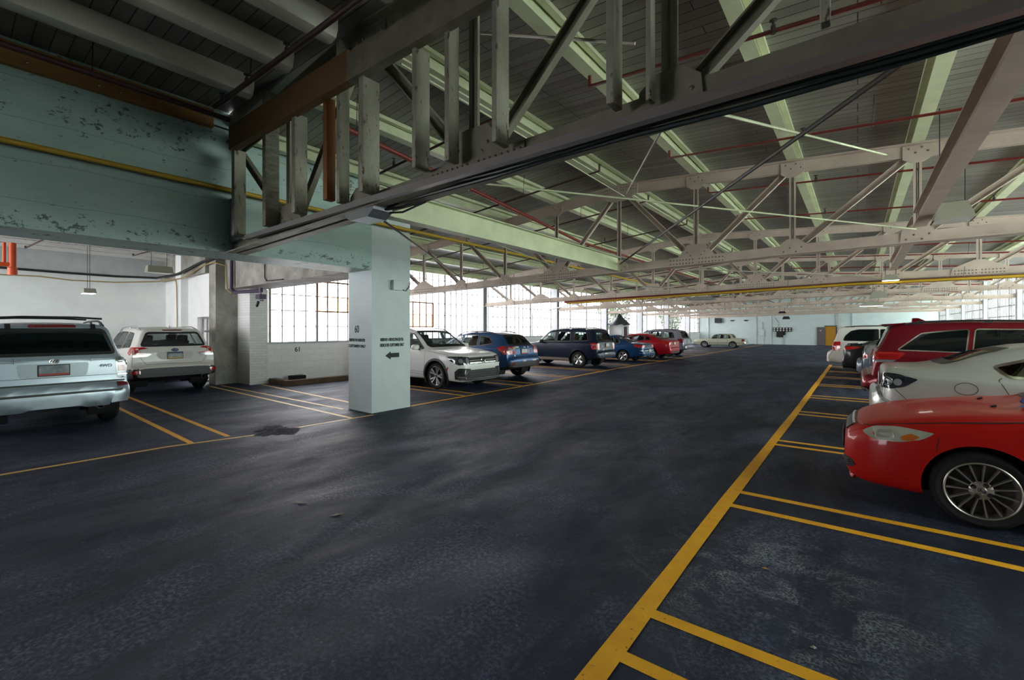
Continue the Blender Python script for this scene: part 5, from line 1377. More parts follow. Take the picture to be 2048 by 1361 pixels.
for s in (-1, 1):
    mb = MB(); c.sheet(mb, 'B', [(s*.56,1.06),(s*.80,1.08),(s*.86,1.02),(s*.80,.82),(s*.58,.84)], .012, .03); c.sheet(mb, '+' if s > 0 else '-', [(3.88,1.03),(4.18,1.07),(4.36,1.03),(4.36,.82),(4.20,.82)], .012, .03)
    tl = child('tail_light', mb, M['red_lamp'], c.root, smooth=True)
    mb = MB(); c.sheet(mb, 'B', [(s*.60,1.02),(s*.76,1.04),(s*.78,.94),(s*.60,.94)], .018, .02); child('reverse_lamp', mb, M['clear_lamp'], tl, smooth=True)
    a = c.part('reflector_panel', [('B', [(s*.56,.60),(s*.80,.62),(s*.80,.44),(s*.58,.46)], .012, .03)], M['black'])
    c.part('reflector', [('B', [(s*.62,.56),(s*.74,.57),(s*.74,.50),(s*.62,.50)], .018, .02)], M['red_lamp_dark'], parent=a)
c.plate(.90, M['plate_white'], M['plate_red'], .05); c.wiper([(-.1,1.12),(.35,1.15)])
st = [(-.46,1.02,.07,.03,'plate_yellow'), (-.48,.88,.055,.05,'plate_red'), (-.30,1.04,.10,.022,'plate_white'), (.42,.90,.03,.05,'plate_red'), (-.46,.78,.03,.03,'plate_white'), (.10,1.03,.06,.015,'plate_white'), (.30,1.035,.04,.014,'plate_white')]
for (y, z, a, b, m_) in st: c.part('sticker', [('B', [(y-a,z-b),(y+a,z-b),(y+a,z+b),(y-a,z+b)], .007, .008)], M[m_], label='small bumper sticker')
for (y, a, m_) in ((-.12,.09,'plate_white'), (-.20,.02,'plate_red'), (.42,.10,'plate_white')): c.part('sticker', [('B', [(y-a,.63),(y+a,.63),(y+a,.585),(y-a,.585)], .008, .01)], M[m_])
c.mirrors(1.52, 1.04, P_BLUE); c.handles((2.08, 2.92), .93, P_BLUE)
c.gaps([('S', [(2.25,1.42),(2.25,.45),(1.35,.40),(1.32,.95)]), ('S', [(2.25,.45),(2.98,.46),(3.10,.95),(3.05,1.40)]), ('B', [(-.66,1.04),(-.62,.80),(-.56,.735),(.56,.735),(.62,.80),(.66,1.04)])])

# 5 -- navy boxy suv
L = 4.44
sp = dict(L=L, w=.90, er=.66, R=.36, wx=(.84, 3.46), paint=P_NAVY, see=True, sh=.035, N=160,
          top=[(0,.62),(.05,.80),(.12,.95),(.6,1.03),(1.2,1.10),(1.55,1.40),(1.9,1.64),(2.4,1.71),(3.2,1.73),(3.9,1.70),(4.05,1.67),(4.12,1.60),(4.28,1.22),(4.33,1.12),(4.36,.76),(4.38,.72),(4.42,.70),(4.44,.58)],
          bot=[(0,.38),(.4,.30),(3.4,.30),(4.1,.38),(4.44,.44)], belt=[(0,.95),(1.2,1.06),(4.44,1.12)], wid=wid_profile(L,.90,.74,.86),
          side=[[(1.45,1.10),(2.25,1.12),(2.25,1.57),(1.92,1.54)], [(2.33,1.12),(3.05,1.14),(3.0,1.58),(2.33,1.58)], [(3.2,1.15),(3.92,1.18),(3.80,1.55),(3.2,1.58)]],
          sglass=[M['clear'], M['clear'], M['clear_dark']], rglass=M['clear_dark'],
          ws=[(-.66,1.16),(.66,1.16),(.56,1.58),(-.56,1.58)], rw=[(-.70,1.16),(.70,1.16),(.58,1.56),(-.58,1.56)])
c = Car('suv', 'dark navy boxy suv with five-spoke silver wheels in the left row', 'car', sp, (-8.2-L*.48, 16.98, 0), 0, .96)
c.glass(M['clear']); c.wheels((5, .075, 0, .012), .235, trim=(P_NAVY, .05), rimr=.225, cap=M['alloy']); c.rails(1.95, 3.95, .62, M['alloy'], .05); c.cabin(1.6, 2.5, 3.35, .62)
for s in (-1, 1):
    mb = MB(); c.sheet(mb, 'B', [(s*.62,1.06),(s*.88,1.08),(s*.88,.80),(s*.66,.80)], .012, .03); c.sheet(mb, '+' if s > 0 else '-', [(4.02,1.09),(4.40,1.08),(4.40,.80),(4.18,.84)], .012, .03)
    tl = child('tail_light', mb, M['red_lamp'], c.root, smooth=True)
    mb = MB(); c.sheet(mb, '+' if s > 0 else '-', [(4.10,1.03),(4.34,1.03),(4.34,.99),(4.15,.99)], .018, .01); c.sheet(mb, '+' if s > 0 else '-', [(4.20,.88),(4.36,.88),(4.36,.84),(4.22,.85)], .018, .01); child('reverse_lamp', mb, M['clear_lamp'], tl, smooth=True)
c.plate(.98, M['plate_white'], M['plate_yellow'], .12); c.part('sticker', [('B', [(-.30,.66),(-.02,.66),(-.02,.60),(-.30,.60)], .008, .01)], M['plate_white'])
c.part('sticker', [('B', [(-.42,.93),(-.30,.93),(-.30,.905),(-.42,.905)], .008, .005)], M['plate_white']); c.part('sticker', [('B', [(-.34,.80),(-.22,.86),(-.18,.80),(-.28,.74)], .008, .01)], M['plate_white'])
c.part('step_bar', [('S', [(1.28,.42),(3.0,.42),(3.0,.33),(1.28,.33)], .05, .02)], M['alloy'])
c.mirrors(1.60, 1.14, M['black']); c.handles((2.1, 2.95), 1.0, M['black'])
c.gaps([('S', [(2.29,1.58),(2.29,.45),(1.3,.44),(1.32,1.05)]), ('S', [(2.29,.45),(2.95,.5),(3.12,1.0),(3.1,1.58)])])

# sedans share one shape helper
def sedan_spec(L, w, H, pt, deck, fast=0.0, hood=.92, er=.56, R=.315, wx=None, dx=.78):
    rt = L-1.55+fast
    return dict(L=L, w=w, er=er, R=R, wx=wx or (.95, L-1.08), paint=pt, see=True, sh=.05, N=150,
        top=[(0,.52),(.05,.66),(.14,.75),(.7,hood-.06),(1.25,hood+.02),(1.75,H-.18),(2.2,H-.03),(2.6,H),(3.0,H-.01),(rt-.05,H-.10),(L-dx-.15,deck+.10),(L-dx+.05,deck+.02),(L-.35,deck),(L-.12,deck-.03),(L-.07,deck-.08),(L-.045,.70),(L-.03,.66),(L-.01,.64),(L,.52)],
        bot=[(0,.26),(.4,.19),(L-1,.20),(L-.4,.27),(L,.34)], belt=[(0,.72),(1.2,hood-.03),(L-1.2,deck-.05),(L,deck-.06)], wid=wid_profile(L, w, .70, .80))

# 6 -- blue sedan
L = 4.75
sp = sedan_spec(L, .88, 1.42, P_BLUE2, 1.0); sp.update(
    side=[[(1.50,.93),(2.35,.95),(2.35,1.30),(2.0,1.26)], [(2.42,.95),(3.12,.96),(3.05,1.29),(2.42,1.31)], [(3.17,.97),(3.50,.98),(3.36,1.18),(3.12,1.28)]],
    ws=[(-.62,.99),(.62,.99),(.50,1.33),(-.50,1.33)], rw=[(-.60,1.07),(.60,1.07),(.47,1.31),(-.47,1.31)], trim=M['chrome'])
c = Car('sedan', 'blue saloon car with silver alloy wheels, tail toward the lane, behind the navy suv', 'car', sp, (-7.98-L*.465, 21.02, 0), 0, .93)
c.glass(M['clear']); c.wheels((5, .05, 0, .01), .20, rimr=.22, cap=M['alloy']); c.cabin(1.7, 2.5, 3.0, .48)
for s in (-1, 1):
    mb = MB(); c.sheet(mb, 'B', [(s*.45,.90),(s*.84,.92),(s*.84,.76),(s*.50,.76)], .010, .02); c.sheet(mb, '+' if s > 0 else '-', [(L-.50,.93),(L-.10,.92),(L-.10,.77),(L-.40,.80)], .010, .02); child('tail_light', mb, M['red_lamp'], c.root, smooth=True)
c.part('garnish', [('B', [(-.44,.90),(.44,.90),(.44,.78),(-.44,.78)], .006, .01)], M['black']); c.plate(.60, M['plate_white'], M['plate_yellow'], .1)
for z in (.62, .50): c.part('bumper_trim', [('B', [(-.84,z+.012),(.84,z+.012),(.84,z-.012),(-.84,z-.012)], .014, .005)], M['alloy'])
c.mirrors(1.62, .98, P_BLUE2); c.handles((2.2, 3.0), .86, P_BLUE2); c.gaps([('S', [(2.385,1.3),(2.385,.35),(1.45,.33),(1.42,.88)]), ('S', [(2.385,.35),(3.0,.38),(3.2,.8),(3.15,1.28)])])

# 7 -- red sedan
L = 4.55
sp = sedan_spec(L, .89, 1.44, P_RED, 1.07, fast=.35, hood=.94, dx=.55); sp.update(
    side=[[(1.45,.97),(2.30,1.0),(2.30,1.33),(1.95,1.27)], [(2.37,1.0),(3.05,1.03),(3.0,1.32),(2.37,1.34)], [(3.10,1.04),(3.40,1.08),(3.28,1.24),(3.06,1.31)]],
    ws=[(-.62,1.0),(.62,1.0),(.50,1.35),(-.50,1.35)], rw=[(-.58,1.13),(.58,1.13),(.48,1.31),(-.48,1.31)], rglass=M['tint'])
c = Car('sedan', 'bright red fastback saloon car between the blue saloon and the lavender estate', 'car', sp, (-7.62-L*.475, 23.85, 0), 0, .95)
c.glass(M['clear']); c.wheels((10, .02, 0, .01), .21); c.cabin(1.65, 2.45, 2.95, .48)
for s in (-1, 1):
    mb = MB(); c.sheet(mb, 'B', [(s*.48,.95),(s*.84,1.0),(s*.84,.84),(s*.52,.84)], .010, .03); c.sheet(mb, '+' if s > 0 else '-', [(L-.50,1.0),(L-.10,1.0),(L-.10,.84),(L-.30,.86)], .010, .02); child('tail_light', mb, M['red_lamp'], c.root, smooth=True)
c.plate(.88, M['plate_white'], M['plate_red'], 0); c.part('diffuser', [('B', [(-.6,.46),(.6,.46),(.55,.35),(-.55,.35)], .012, .02)], M['black']); c.tailpipe(.45,.33,.04); c.tailpipe(-.45,.33,.04)
c.mirrors(1.6, 1.0, P_RED); c.handles((2.15, 2.95), .90, P_RED); c.gaps([('S', [(2.335,1.32),(2.335,.35),(1.4,.33),(1.38,.9)]), ('S', [(2.335,.35),(2.95,.38),(3.15,.9),(3.1,1.3)])])

# 8 -- lavender silver estate
L = 4.56
sp = dict(L=L, w=.89, er=.61, R=.345, wx=(.9, 3.51), paint=P_LAV, see=True, sh=.04, N=150,
          top=[(0,.60),(.05,.76),(.14,.90),(.7,1.0),(1.2,1.06),(1.65,1.36),(2.0,1.57),(2.5,1.64),(3.3,1.65),(3.95,1.61),(4.08,1.57),(4.30,1.14),(4.36,1.06),(4.40,.76),(4.44,.71),(4.54,.69),(4.56,.56)],
          bot=[(0,.34),(.4,.25),(3.5,.25),(4.1,.36),(4.56,.44)], belt=[(0,.9),(1.2,1.0),(4.56,1.08)], wid=wid_profile(L,.89,.72,.82), low=([(0,.38),(3.2,.34),(4.0,.38),(4.56,.50)], M['black']),
          side=[[(1.45,1.04),(2.28,1.06),(2.28,1.51),(2.0,1.47)], [(2.36,1.06),(3.06,1.08),(3.02,1.52),(2.36,1.52)], [(3.14,1.09),(3.86,1.13),(3.72,1.46),(3.14,1.52)]],
          ws=[(-.64,1.11),(.64,1.11),(.54,1.54),(-.54,1.54)], rw=[(-.66,1.13),(.66,1.13),(.54,1.52),(-.54,1.52)])
c = Car('suv', 'lavender-silver estate suv with roof rails, beyond the red saloon', 'car', sp, (-7.72-L*.48, 26.85, 0), 0, .96)
c.glass(M['clear']); c.wheels((5, .04, 0, .01), .215, M['alloy_dark']); c.rails(1.9, 3.9, .58, M['alloy_dark'], .06); c.cabin(1.55, 2.5, 3.35, .58)
for s in (-1, 1):
    mb = MB(); c.sheet(mb, 'B', [(s*.62,1.06),(s*.86,1.07),(s*.86,.84),(s*.70,.84)], .012, .03); c.sheet(mb, '+' if s > 0 else '-', [(4.02,1.07),(4.40,1.07),(4.42,.84),(4.22,.84)], .012, .03); child('tail_light', mb, M['red_lamp_dark'], c.root, smooth=True)
c.plate(.92, M['plate'], M['plate_yellow'], .05); c.part('sticker', [('B', [(-.55,.62),(-.30,.62),(-.30,.56),(-.55,.56)], .008, .01)], M['plate_red'])
c.mirrors(1.6, 1.08, P_LAV); c.handles((2.1, 2.98), .95, P_LAV); c.gaps([('S', [(2.32,1.5),(2.32,.45),(1.4,.42),(1.38,1.0)]), ('S', [(2.32,.45),(3.0,.48),(3.12,1.0),(3.1,1.5)])])

# 9 -- old beige sedan standing sideways before the far wall
L = 4.84
sp = dict(L=L, w=.88, er=.66, R=.31, wx=(1.05, 3.70), paint=P_BEIGE, see=True, sh=.03, N=140,
          top=[(0,.50),(.02,.66),(.06,.74),(.3,.80),(1.0,.87),(1.45,.92),(1.85,1.22),(2.05,1.35),(2.4,1.39),(3.1,1.39),(3.42,1.36),(3.55,1.28),(3.72,1.0),(3.80,.96),(4.6,.93),(4.72,.90),(4.76,.60),(4.82,.58),(4.84,.48)],
          bot=[(0,.32),(.4,.22),(4,.22),(4.84,.34)], belt=[(0,.70),(1.4,.86),(4.84,.87)], wid=[(0,.76),(.1,.84),(.5,.875),(1,.88),(4,.88),(4.6,.86),(4.84,.78)],
          side=[[(1.62,.92),(2.30,.92),(2.30,1.30),(1.98,1.27)], [(2.38,.92),(2.84,.92),(2.84,1.30),(2.38,1.31)], [(2.88,.92),(3.18,.92),(3.18,1.30),(2.88,1.30)], [(3.26,.93),(3.52,.93),(3.40,1.26),(3.26,1.29)]],
          ws=[(-.66,.97),(.66,.97),(.56,1.31),(-.56,1.31)], rw=[(-.64,1.0),(.64,1.0),(.56,1.31),(-.56,1.31)])
c = Car('sedan', 'old beige square saloon car parked crosswise before the far wall', 'car', sp, (-9.32, 41.2, 0), 0, .85)
c.glass(M['clear']); c.wheels((20, .014, 0, .004), .19, M['alloy'], rimr=.235, cap=M['alloy_dark']); c.cabin(1.7, 2.4, 3.0, .46)
for s in (-1, 1):
    mb = MB(); c.sheet(mb, 'B', [(s*.50,.86),(s*.84,.86),(s*.84,.64),(s*.50,.64)], .010, .02); c.sheet(mb, '+' if s > 0 else '-', [(4.50,.85),(4.72,.85),(4.72,.66),(4.50,.66)], .010, .02); child('tail_light', mb, M['red_lamp_dark'], c.root, smooth=True)
    mb = MB(); c.sheet(mb, 'F', [(s*.48,.72),(s*.80,.72),(s*.80,.58),(s*.48,.58)], .010, .02); child('headlight', mb, M['clear_lamp'], c.root, smooth=True)
c.part('bumper', [('B', [(-.84,.60),(.84,.60),(.84,.42),(-.84,.42)], .03, .03), ('F', [(-.8,.56),(.8,.56),(.8,.38),(-.8,.38)], .03, .03)], M['lamp_silver'])
c.part('side_moulding', [('S', [(.2,.50),(4.7,.50),(4.7,.47),(.2,.47)], .008, .01)], M['alloy_dark'])
c.mirrors(1.75, .96, P_BEIGE); c.handles((2.22, 3.1), .80, M['chrome']); c.gaps([('S', [(2.34,1.30),(2.34,.32),(1.55,.32),(1.55,.86)]), ('S', [(2.34,.32),(3.1,.34),(3.22,.6),(3.22,1.3)])])

# 10 -- white minivan at right
L = 5.14
sp = dict(L=L, w=.98, er=.74, R=.345, wx=(.98, 4.05), paint=P_VAN, sh=.035, N=160,
          top=[(0,.60),(.06,.80),(.2,.92),(.9,1.08),(1.2,1.16),(1.7,1.48),(2.1,1.68),(2.6,1.745),(3.6,1.76),(4.5,1.74),(4.72,1.715),(4.78,1.68),(4.93,1.22),(4.985,1.05),(5.01,.76),(5.03,.72),(5.12,.70),(5.14,.58)],
          bot=[(0,.30),(.4,.22),(4,.22),(4.7,.28),(5.14,.32)], belt=[(0,.92),(1.2,1.08),(5.14,1.16)], wid=wid_profile(L,.98,.72,.86),
          side=[[(1.65,1.12),(2.55,1.14),(2.55,1.60),(2.2,1.58)], [(2.62,1.14),(3.55,1.16),(3.55,1.61),(2.62,1.61)], [(3.60,1.16),(4.66,1.17),(4.60,1.35),(4.42,1.54),(4.2,1.60),(3.60,1.61)]],
          ws=[(-.72,1.22),(.72,1.22),(.60,1.64),(-.60,1.64)], rw=[(-.74,1.20),(.74,1.20),(.66,1.64),(-.66,1.64)])
c = Car('minivan', 'white minivan with dark glass, farthest vehicle in the right-hand row', 'car', sp, (-.92+L/2, 22.25, 0), PI)
c.glass(M['tint']); c.wheels((5, .05, 0, .01), .22); c.rails(2.2, 4.6, .70, M['black'], .03)
for s in (-1, 1):
    mb = MB(); c.sheet(mb, 'B', [(s*.76,1.12),(s*.94,1.12),(s*.94,.78),(s*.78,.78)], .012, .02); c.sheet(mb, '+' if s > 0 else '-', [(4.74,1.13),(5.0,1.12),(5.0,.79),(4.76,.78)], .012, .02); tl = child('tail_light', mb, M['red_lamp'], c.root, smooth=True)
    mb = MB(); c.sheet(mb, 'B', [(s*.78,.93),(s*.90,.93),(s*.90,.80),(s*.79,.80)], .018, .01); child('reverse_lamp', mb, M['clear_lamp'], tl, smooth=True)
c.part('bumper', [('B', [(-.92,.72),(.92,.72),(.92,.36),(-.92,.36)], .04, .05)], P_VAN); c.plate(.95, M['plate_white'], M['plate_blue']); mb = MB(); mb.prism([(x-c.cen, z) for x, z in ((4.55,1.74),(4.88,1.72),(4.89,1.70),(4.72,1.69))], -.66, .66, 'y'); child('spoiler', mb, P_VAN, c.root, bevel=.012)
c.mirrors(1.75, 1.18, P_VAN); c.handles((2.4, 2.75), 1.02, P_VAN); c.gaps([('S', [(2.585,1.6),(2.585,.4),(1.5,.38),(1.5,1.05)]), ('S', [(2.585,.4),(3.5,.42),(3.58,1.1)])])

# 11 -- black sedan
L = 4.85
sp = sedan_spec(L, .92, 1.46, P_BLACK, 1.10, fast=.25, hood=.95, R=.33, dx=.60); sp.update(see=False,
    side=[[(1.5,.98),(2.42,1.01),(2.42,1.34),(2.05,1.29)], [(2.5,1.01),(3.2,1.04),(3.12,1.32),(2.5,1.35)], [(3.25,1.05),(3.6,1.09),(3.45,1.24),(3.2,1.31)]],
    ws=[(-.64,1.02),(.64,1.02),(.52,1.37),(-.52,1.37)], rw=[(-.60,1.17),(.60,1.17),(.5,1.34),(-.5,1.34)])
c = Car('sedan', 'black saloon car with red tail lights in front of the white minivan', 'car', sp, (-.42+L/2, 19.55, 0), PI)
c.glass(M['tint']); c.wheels((10, .02, 0, .01), .22)
for s in (-1, 1):
    mb = MB(); c.sheet(mb, 'B', [(s*.40,.99),(s*.86,1.03),(s*.86,.91),(s*.45,.92)], .010, .02); c.sheet(mb, '+' if s > 0 else '-', [(L-.55,1.02),(L-.10,1.03),(L-.10,.91),(L-.34,.95)], .010, .02); tl = child('tail_light', mb, M['red_lamp'], c.root, smooth=True)
    mb = MB(); c.sheet(mb, 'B', [(s*.50,.92),(s*.80,.91),(s*.74,.86),(s*.54,.87)], .012, .01); child('reverse_lamp', mb, M['clear_lamp'], tl, smooth=True)
    c.part('reflector', [('B', [(s*.6,.52),(s*.8,.53),(s*.8,.49),(s*.62,.48)], .012, .005)], M['red_lamp_dark'])
c.plate(.80, M['plate_white'], M['plate_blue']); c.part('spoiler', [('B', [(-.70,1.10),(.70,1.10),(.70,1.075),(-.70,1.075)], .03, .005)], P_BLACK)
c.tailpipe(.5,.33,.045); c.tailpipe(-.5,.33,.045); c.mirrors(1.65, 1.02, P_BLACK); c.handles((2.25, 3.05), .92, P_BLACK)

# 12 -- slate hatchback with tall clear lamps
L = 4.48
sp = dict(L=L, w=.875, er=.56, R=.315, wx=(.9, 3.6), paint=P_SLATE, sh=.045, N=150,
          top=[(0,.55),(.05,.70),(.15,.82),(.8,.98),(1.1,1.06),(1.6,1.32),(2.1,1.47),(2.5,1.50),(3.0,1.48),(3.6,1.38),(4.05,1.24),(4.22,1.17),(4.30,1.08),(4.36,.78),(4.40,.72),(4.46,.70),(4.48,.55)],
          bot=[(0,.26),(.4,.18),(3.6,.2),(4.2,.28),(4.48,.36)], belt=[(0,.8),(1.1,.98),(4.48,1.08)], wid=wid_profile(L,.875,.70,.80),
          side=[[(1.45,1.02),(2.3,1.05),(2.3,1.40),(1.9,1.33)], [(2.38,1.05),(3.15,1.09),(3.1,1.37),(2.38,1.41)], [(3.2,1.10),(3.6,1.13),(3.5,1.26),(3.16,1.36)]],
          ws=[(-.6,1.08),(.6,1.08),(.5,1.42),(-.5,1.42)], rw=[(-.56,1.20),(.56,1.20),(.5,1.36),(-.5,1.36)])
c = Car('hatchback', 'slate grey hatchback with tall clear and red tail lamps beyond the crimson suv', 'car', sp, (0+L/2, 16.95, 0), PI)
c.glass(M['tint']); c.wheels((5, .05, 0, .01), .2)
for s in (-1, 1):
    mb = MB(); c.sheet(mb, 'B', [(s*.62,1.14),(s*.78,1.12),(s*.86,.96),(s*.86,.78),(s*.70,.78)], .012, .02); c.sheet(mb, '+' if s > 0 else '-', [(4.08,1.16),(4.28,1.14),(4.40,.95),(4.42,.78),(4.24,.78)], .012, .02); tl = child('tail_light', mb, M['clear_lamp'], c.root, smooth=True)
    mb = MB(); c.sheet(mb, '+' if s > 0 else '-', [(4.25,.90),(4.38,.90),(4.40,.79),(4.26,.79)], .018, .01); c.sheet(mb, 'B', [(s*.72,.92),(s*.84,.92),(s*.84,.80),(s*.73,.80)], .018, .01); child('red_lens', mb, M['red_lamp'], tl, smooth=True)
c.part('bumper', [('B', [(-.80,.72),(.80,.72),(.82,.42),(-.82,.42)], .03, .05)], P_SLATE); c.plate(.88, M['plate_white'], M['plate_blue']); c.mirrors(1.6, 1.06, P_SLATE); c.handles((2.2, 3.0), .95, P_SLATE)

# 13 -- crimson large suv
L = 4.82
sp = dict(L=L, w=.97, er=.69, R=.375, wx=(.9, 3.82), paint=P_CRIM, sh=.045, N=190,
          top=[(0,.70),(.04,.90),(.10,1.0),(.6,1.10),(1.3,1.17),(1.75,1.50),(2.1,1.70),(2.6,1.775),(3.3,1.79),(4.1,1.765),(4.32,1.74),(4.42,1.69),(4.55,1.44),(4.64,1.24),(4.68,1.12),(4.715,.82),(4.73,.77),(4.80,.74),(4.82,.60)],
          bot=[(0,.36),(.4,.28),(3.8,.29),(4.4,.38),(4.82,.50)], belt=[(0,1.0),(1.3,1.12),(3.8,1.19),(4.82,1.22)], wid=wid_profile(L,.97,.76,.84),
          low=([(0,.40),(3.4,.36),(4.2,.46),(4.82,.56)], M['black']),
          side=[[(1.62,1.17),(2.52,1.20),(2.52,1.62),(2.15,1.60)], [(2.60,1.20),(3.40,1.225),(3.34,1.635),(2.60,1.63)], [(3.47,1.23),(4.36,1.25),(4.02,1.56),(3.41,1.635)]],
          ws=[(-.70,1.24),(.70,1.24),(.60,1.66),(-.60,1.66)], rw=[(-.70,1.27),(.70,1.27),(.60,1.68),(-.60,1.68)], trim=M['chrome'])
c = Car('suv', 'large crimson suv with chrome window surrounds in the right-hand row', 'car', sp, (.10+L/2, 11.52, 0), PI)
c.glass(M['tint'], fw=.03); c.wheels((5, .045, .18, .012), .265, trim=(P_CRIM, .045)); c.rails(2.1, 4.25, .64, M['alloy_dark'], .035, False)
for s in (-1, 1):
    mb = MB(); c.sheet(mb, 'B', [(s*.52,1.20),(s*.93,1.215),(s*.93,1.08),(s*.58,1.08)], .014, .02); c.sheet(mb, '+' if s > 0 else '-', [(4.24,1.20),(4.70,1.205),(4.73,1.08),(4.34,1.085)], .014, .03); tl = child('tail_light', mb, M['red_lamp'], c.root, smooth=True)
    mb = MB(); c.sheet(mb, 'B', [(s*.60,1.07),(s*.93,1.07),(s*.93,1.02),(s*.64,1.02)], .012, .01); c.sheet(mb, '+' if s > 0 else '-', [(4.36,1.075),(4.73,1.07),(4.73,1.02),(4.44,1.03)], .012, .02); child('reverse_lamp', mb, M['clear_lamp'], tl, smooth=True)
    mb = MB(); c.sheet(mb, '+' if s > 0 else '-', [(4.32,1.17),(4.62,1.175),(4.62,1.115),(4.38,1.115)], .018, .02); child('inner_lens', mb, plain('deep_red_lens', (.30,.004,.006), .1, 0, 1), tl, smooth=True)
c.part('bumper', [('B', [(-.92,.78),(.92,.78),(.94,.56),(-.94,.56)], .05, .05)], P_CRIM); c.part('bumper_strip', [('B', [(-.80,.80),(.80,.80),(.80,.775),(-.80,.775)], .055, .01)], M['chrome'])
c.part('skid_trim', [('B', [(-.9,.55),(.9,.55),(.9,.50),(-.9,.50)], .05, .01)], M['chrome'])
mb = MB(); mb.prism([(x-c.cen, z) for x, z in ((4.20,1.75),(4.56,1.725),(4.57,1.70),(4.36,1.70))], -.62, .62, 'y'); child('spoiler', mb, P_CRIM, c.root, bevel=.012); c.plate(.98, M['plate_white'], M['plate_blue'])
mb = MB(); p = c.cast('T', 4.0, 0, 0); x = p.x-c.cen; mb.prism([(x-.16,p.z-.01),(x+.10,p.z-.01),(x+.09,p.z+.075),(x+.0,p.z+.075)], -.03, .03, 'y'); child('roof_antenna', mb, P_CRIM, c.root, bevel=.01)
c.mirrors(1.80, 1.24, P_CRIM); c.handles((2.35, 3.25), 1.07, M['chrome']); c.gaps([('S', [(2.56,1.62),(2.56,.5),(1.4,.48),(1.42,1.1)]), ('S', [(2.56,.5),(3.2,.52),(3.48,1.05),(3.46,1.22)]), ('B', [(-.8,1.06),(-.76,.80),(.76,.80),(.8,1.06)])])

# 14 -- silver sedan with dark tail lamps
L = 4.50
sp = dict(L=L, w=.878, er=.56, R=.315, wx=(.9, 3.54), paint=P_SILVER2, see=True, sh=.06, N=190,
          top=[(0,.52),(.05,.66),(.15,.76),(.7,.90),(1.2,.98),(1.7,1.26),(2.15,1.43),(2.55,1.465),(2.95,1.45),(3.35,1.36),(3.85,1.165),(4.0,1.13),(4.25,1.115),(4.36,1.10),(4.41,1.04),(4.43,.82),(4.44,.76),(4.455,.735),(4.49,.72),(4.50,.58)],
          bot=[(0,.26),(.4,.18),(3.5,.20),(4.1,.28),(4.50,.36)], belt=[(0,.72),(1.2,.94),(3.2,1.01),(4.50,1.06)], wid=wid_profile(L,.878,.70,.80),
          side=[[(1.45,.98),(2.28,1.0),(2.28,1.34),(1.9,1.28)], [(2.35,1.0),(2.92,1.02),(2.84,1.33),(2.35,1.35)], [(2.97,1.025),(3.24,1.035),(3.36,1.16),(3.30,1.19),(2.90,1.315)]],
          sglass=[M['clear_dark']]*3, ws=[(-.62,1.04),(.62,1.04),(.5,1.38),(-.5,1.38)], rw=[(-.56,1.175),(.56,1.175),(.46,1.385),(-.46,1.385)], trim=M['chrome'], rglass=M['tint'])
c = Car('sedan', 'silver saloon car with smoked tail lamps, between the red coupe and crimson suv', 'car', sp, (.20+L/2, 8.80, 0), PI)
c.glass(M['clear_dark'], fw=.03); c.wheels((5, .04, .16, .01), .205); c.cabin(1.6, 2.4, 2.85, .50)
for s in (-1, 1):
    mb = MB(); c.sheet(mb, 'B', [(s*.52,1.01),(s*.80,1.03),(s*.86,.97),(s*.82,.83),(s*.60,.83)], .012, .03); c.sheet(mb, '+' if s > 0 else '-', [(4.06,.965),(4.20,1.0),(4.38,1.02),(4.47,.98),(4.47,.84),(4.34,.82),(4.20,.86)], .012, .03); tl = child('tail_light', mb, M['smoke_lamp'], c.root, smooth=True)
    for (xx, zz, rr_) in ((4.38,.925,.060), (4.27,.915,.045)):
        mb = MB(); c.sheet(mb, '+' if s > 0 else '-', [(xx+rr_*math.cos(t), zz+rr_*math.sin(t)) for t in [2*PI*k/16 for k in range(16)]], .016, 0); child('lamp_lens', mb, M['clear_lamp'], tl, smooth=True)
c.part('bumper', [('B', [(-.74,.755),(.74,.755),(.84,.66),(.84,.36),(-.84,.36),(-.84,.66)], .05, .06)], P_SILVER2); c.plate(.90, M['plate_white'], M['plate_blue'])
ring = [(3.62+.105*math.cos(t), .88+.075*math.sin(t)) for t in [2*PI*k/32 for k in range(33)]]
mb = MB(); c.strip(mb, '+', ring, .008); c.strip(mb, '-', ring, .008); child('fuel_flap', mb, M['alloy_dark'], c.root)
c.mirrors(1.6, 1.02, P_SILVER2); c.handles((2.15, 2.95), .92, M['chrome'])
c.gaps([('S', [(2.315,1.34),(2.315,.35),(1.4,.33),(1.38,.92)]), ('S', [(2.315,.35),(2.95,.38),(3.26,.85),(3.33,1.0),(3.30,1.03)]), ('S', [(4.30,.82),(4.10,.60),(4.0,.58)]), ('B', [(-.52,1.08),(-.50,.80),(.50,.80),(.52,1.08)])])

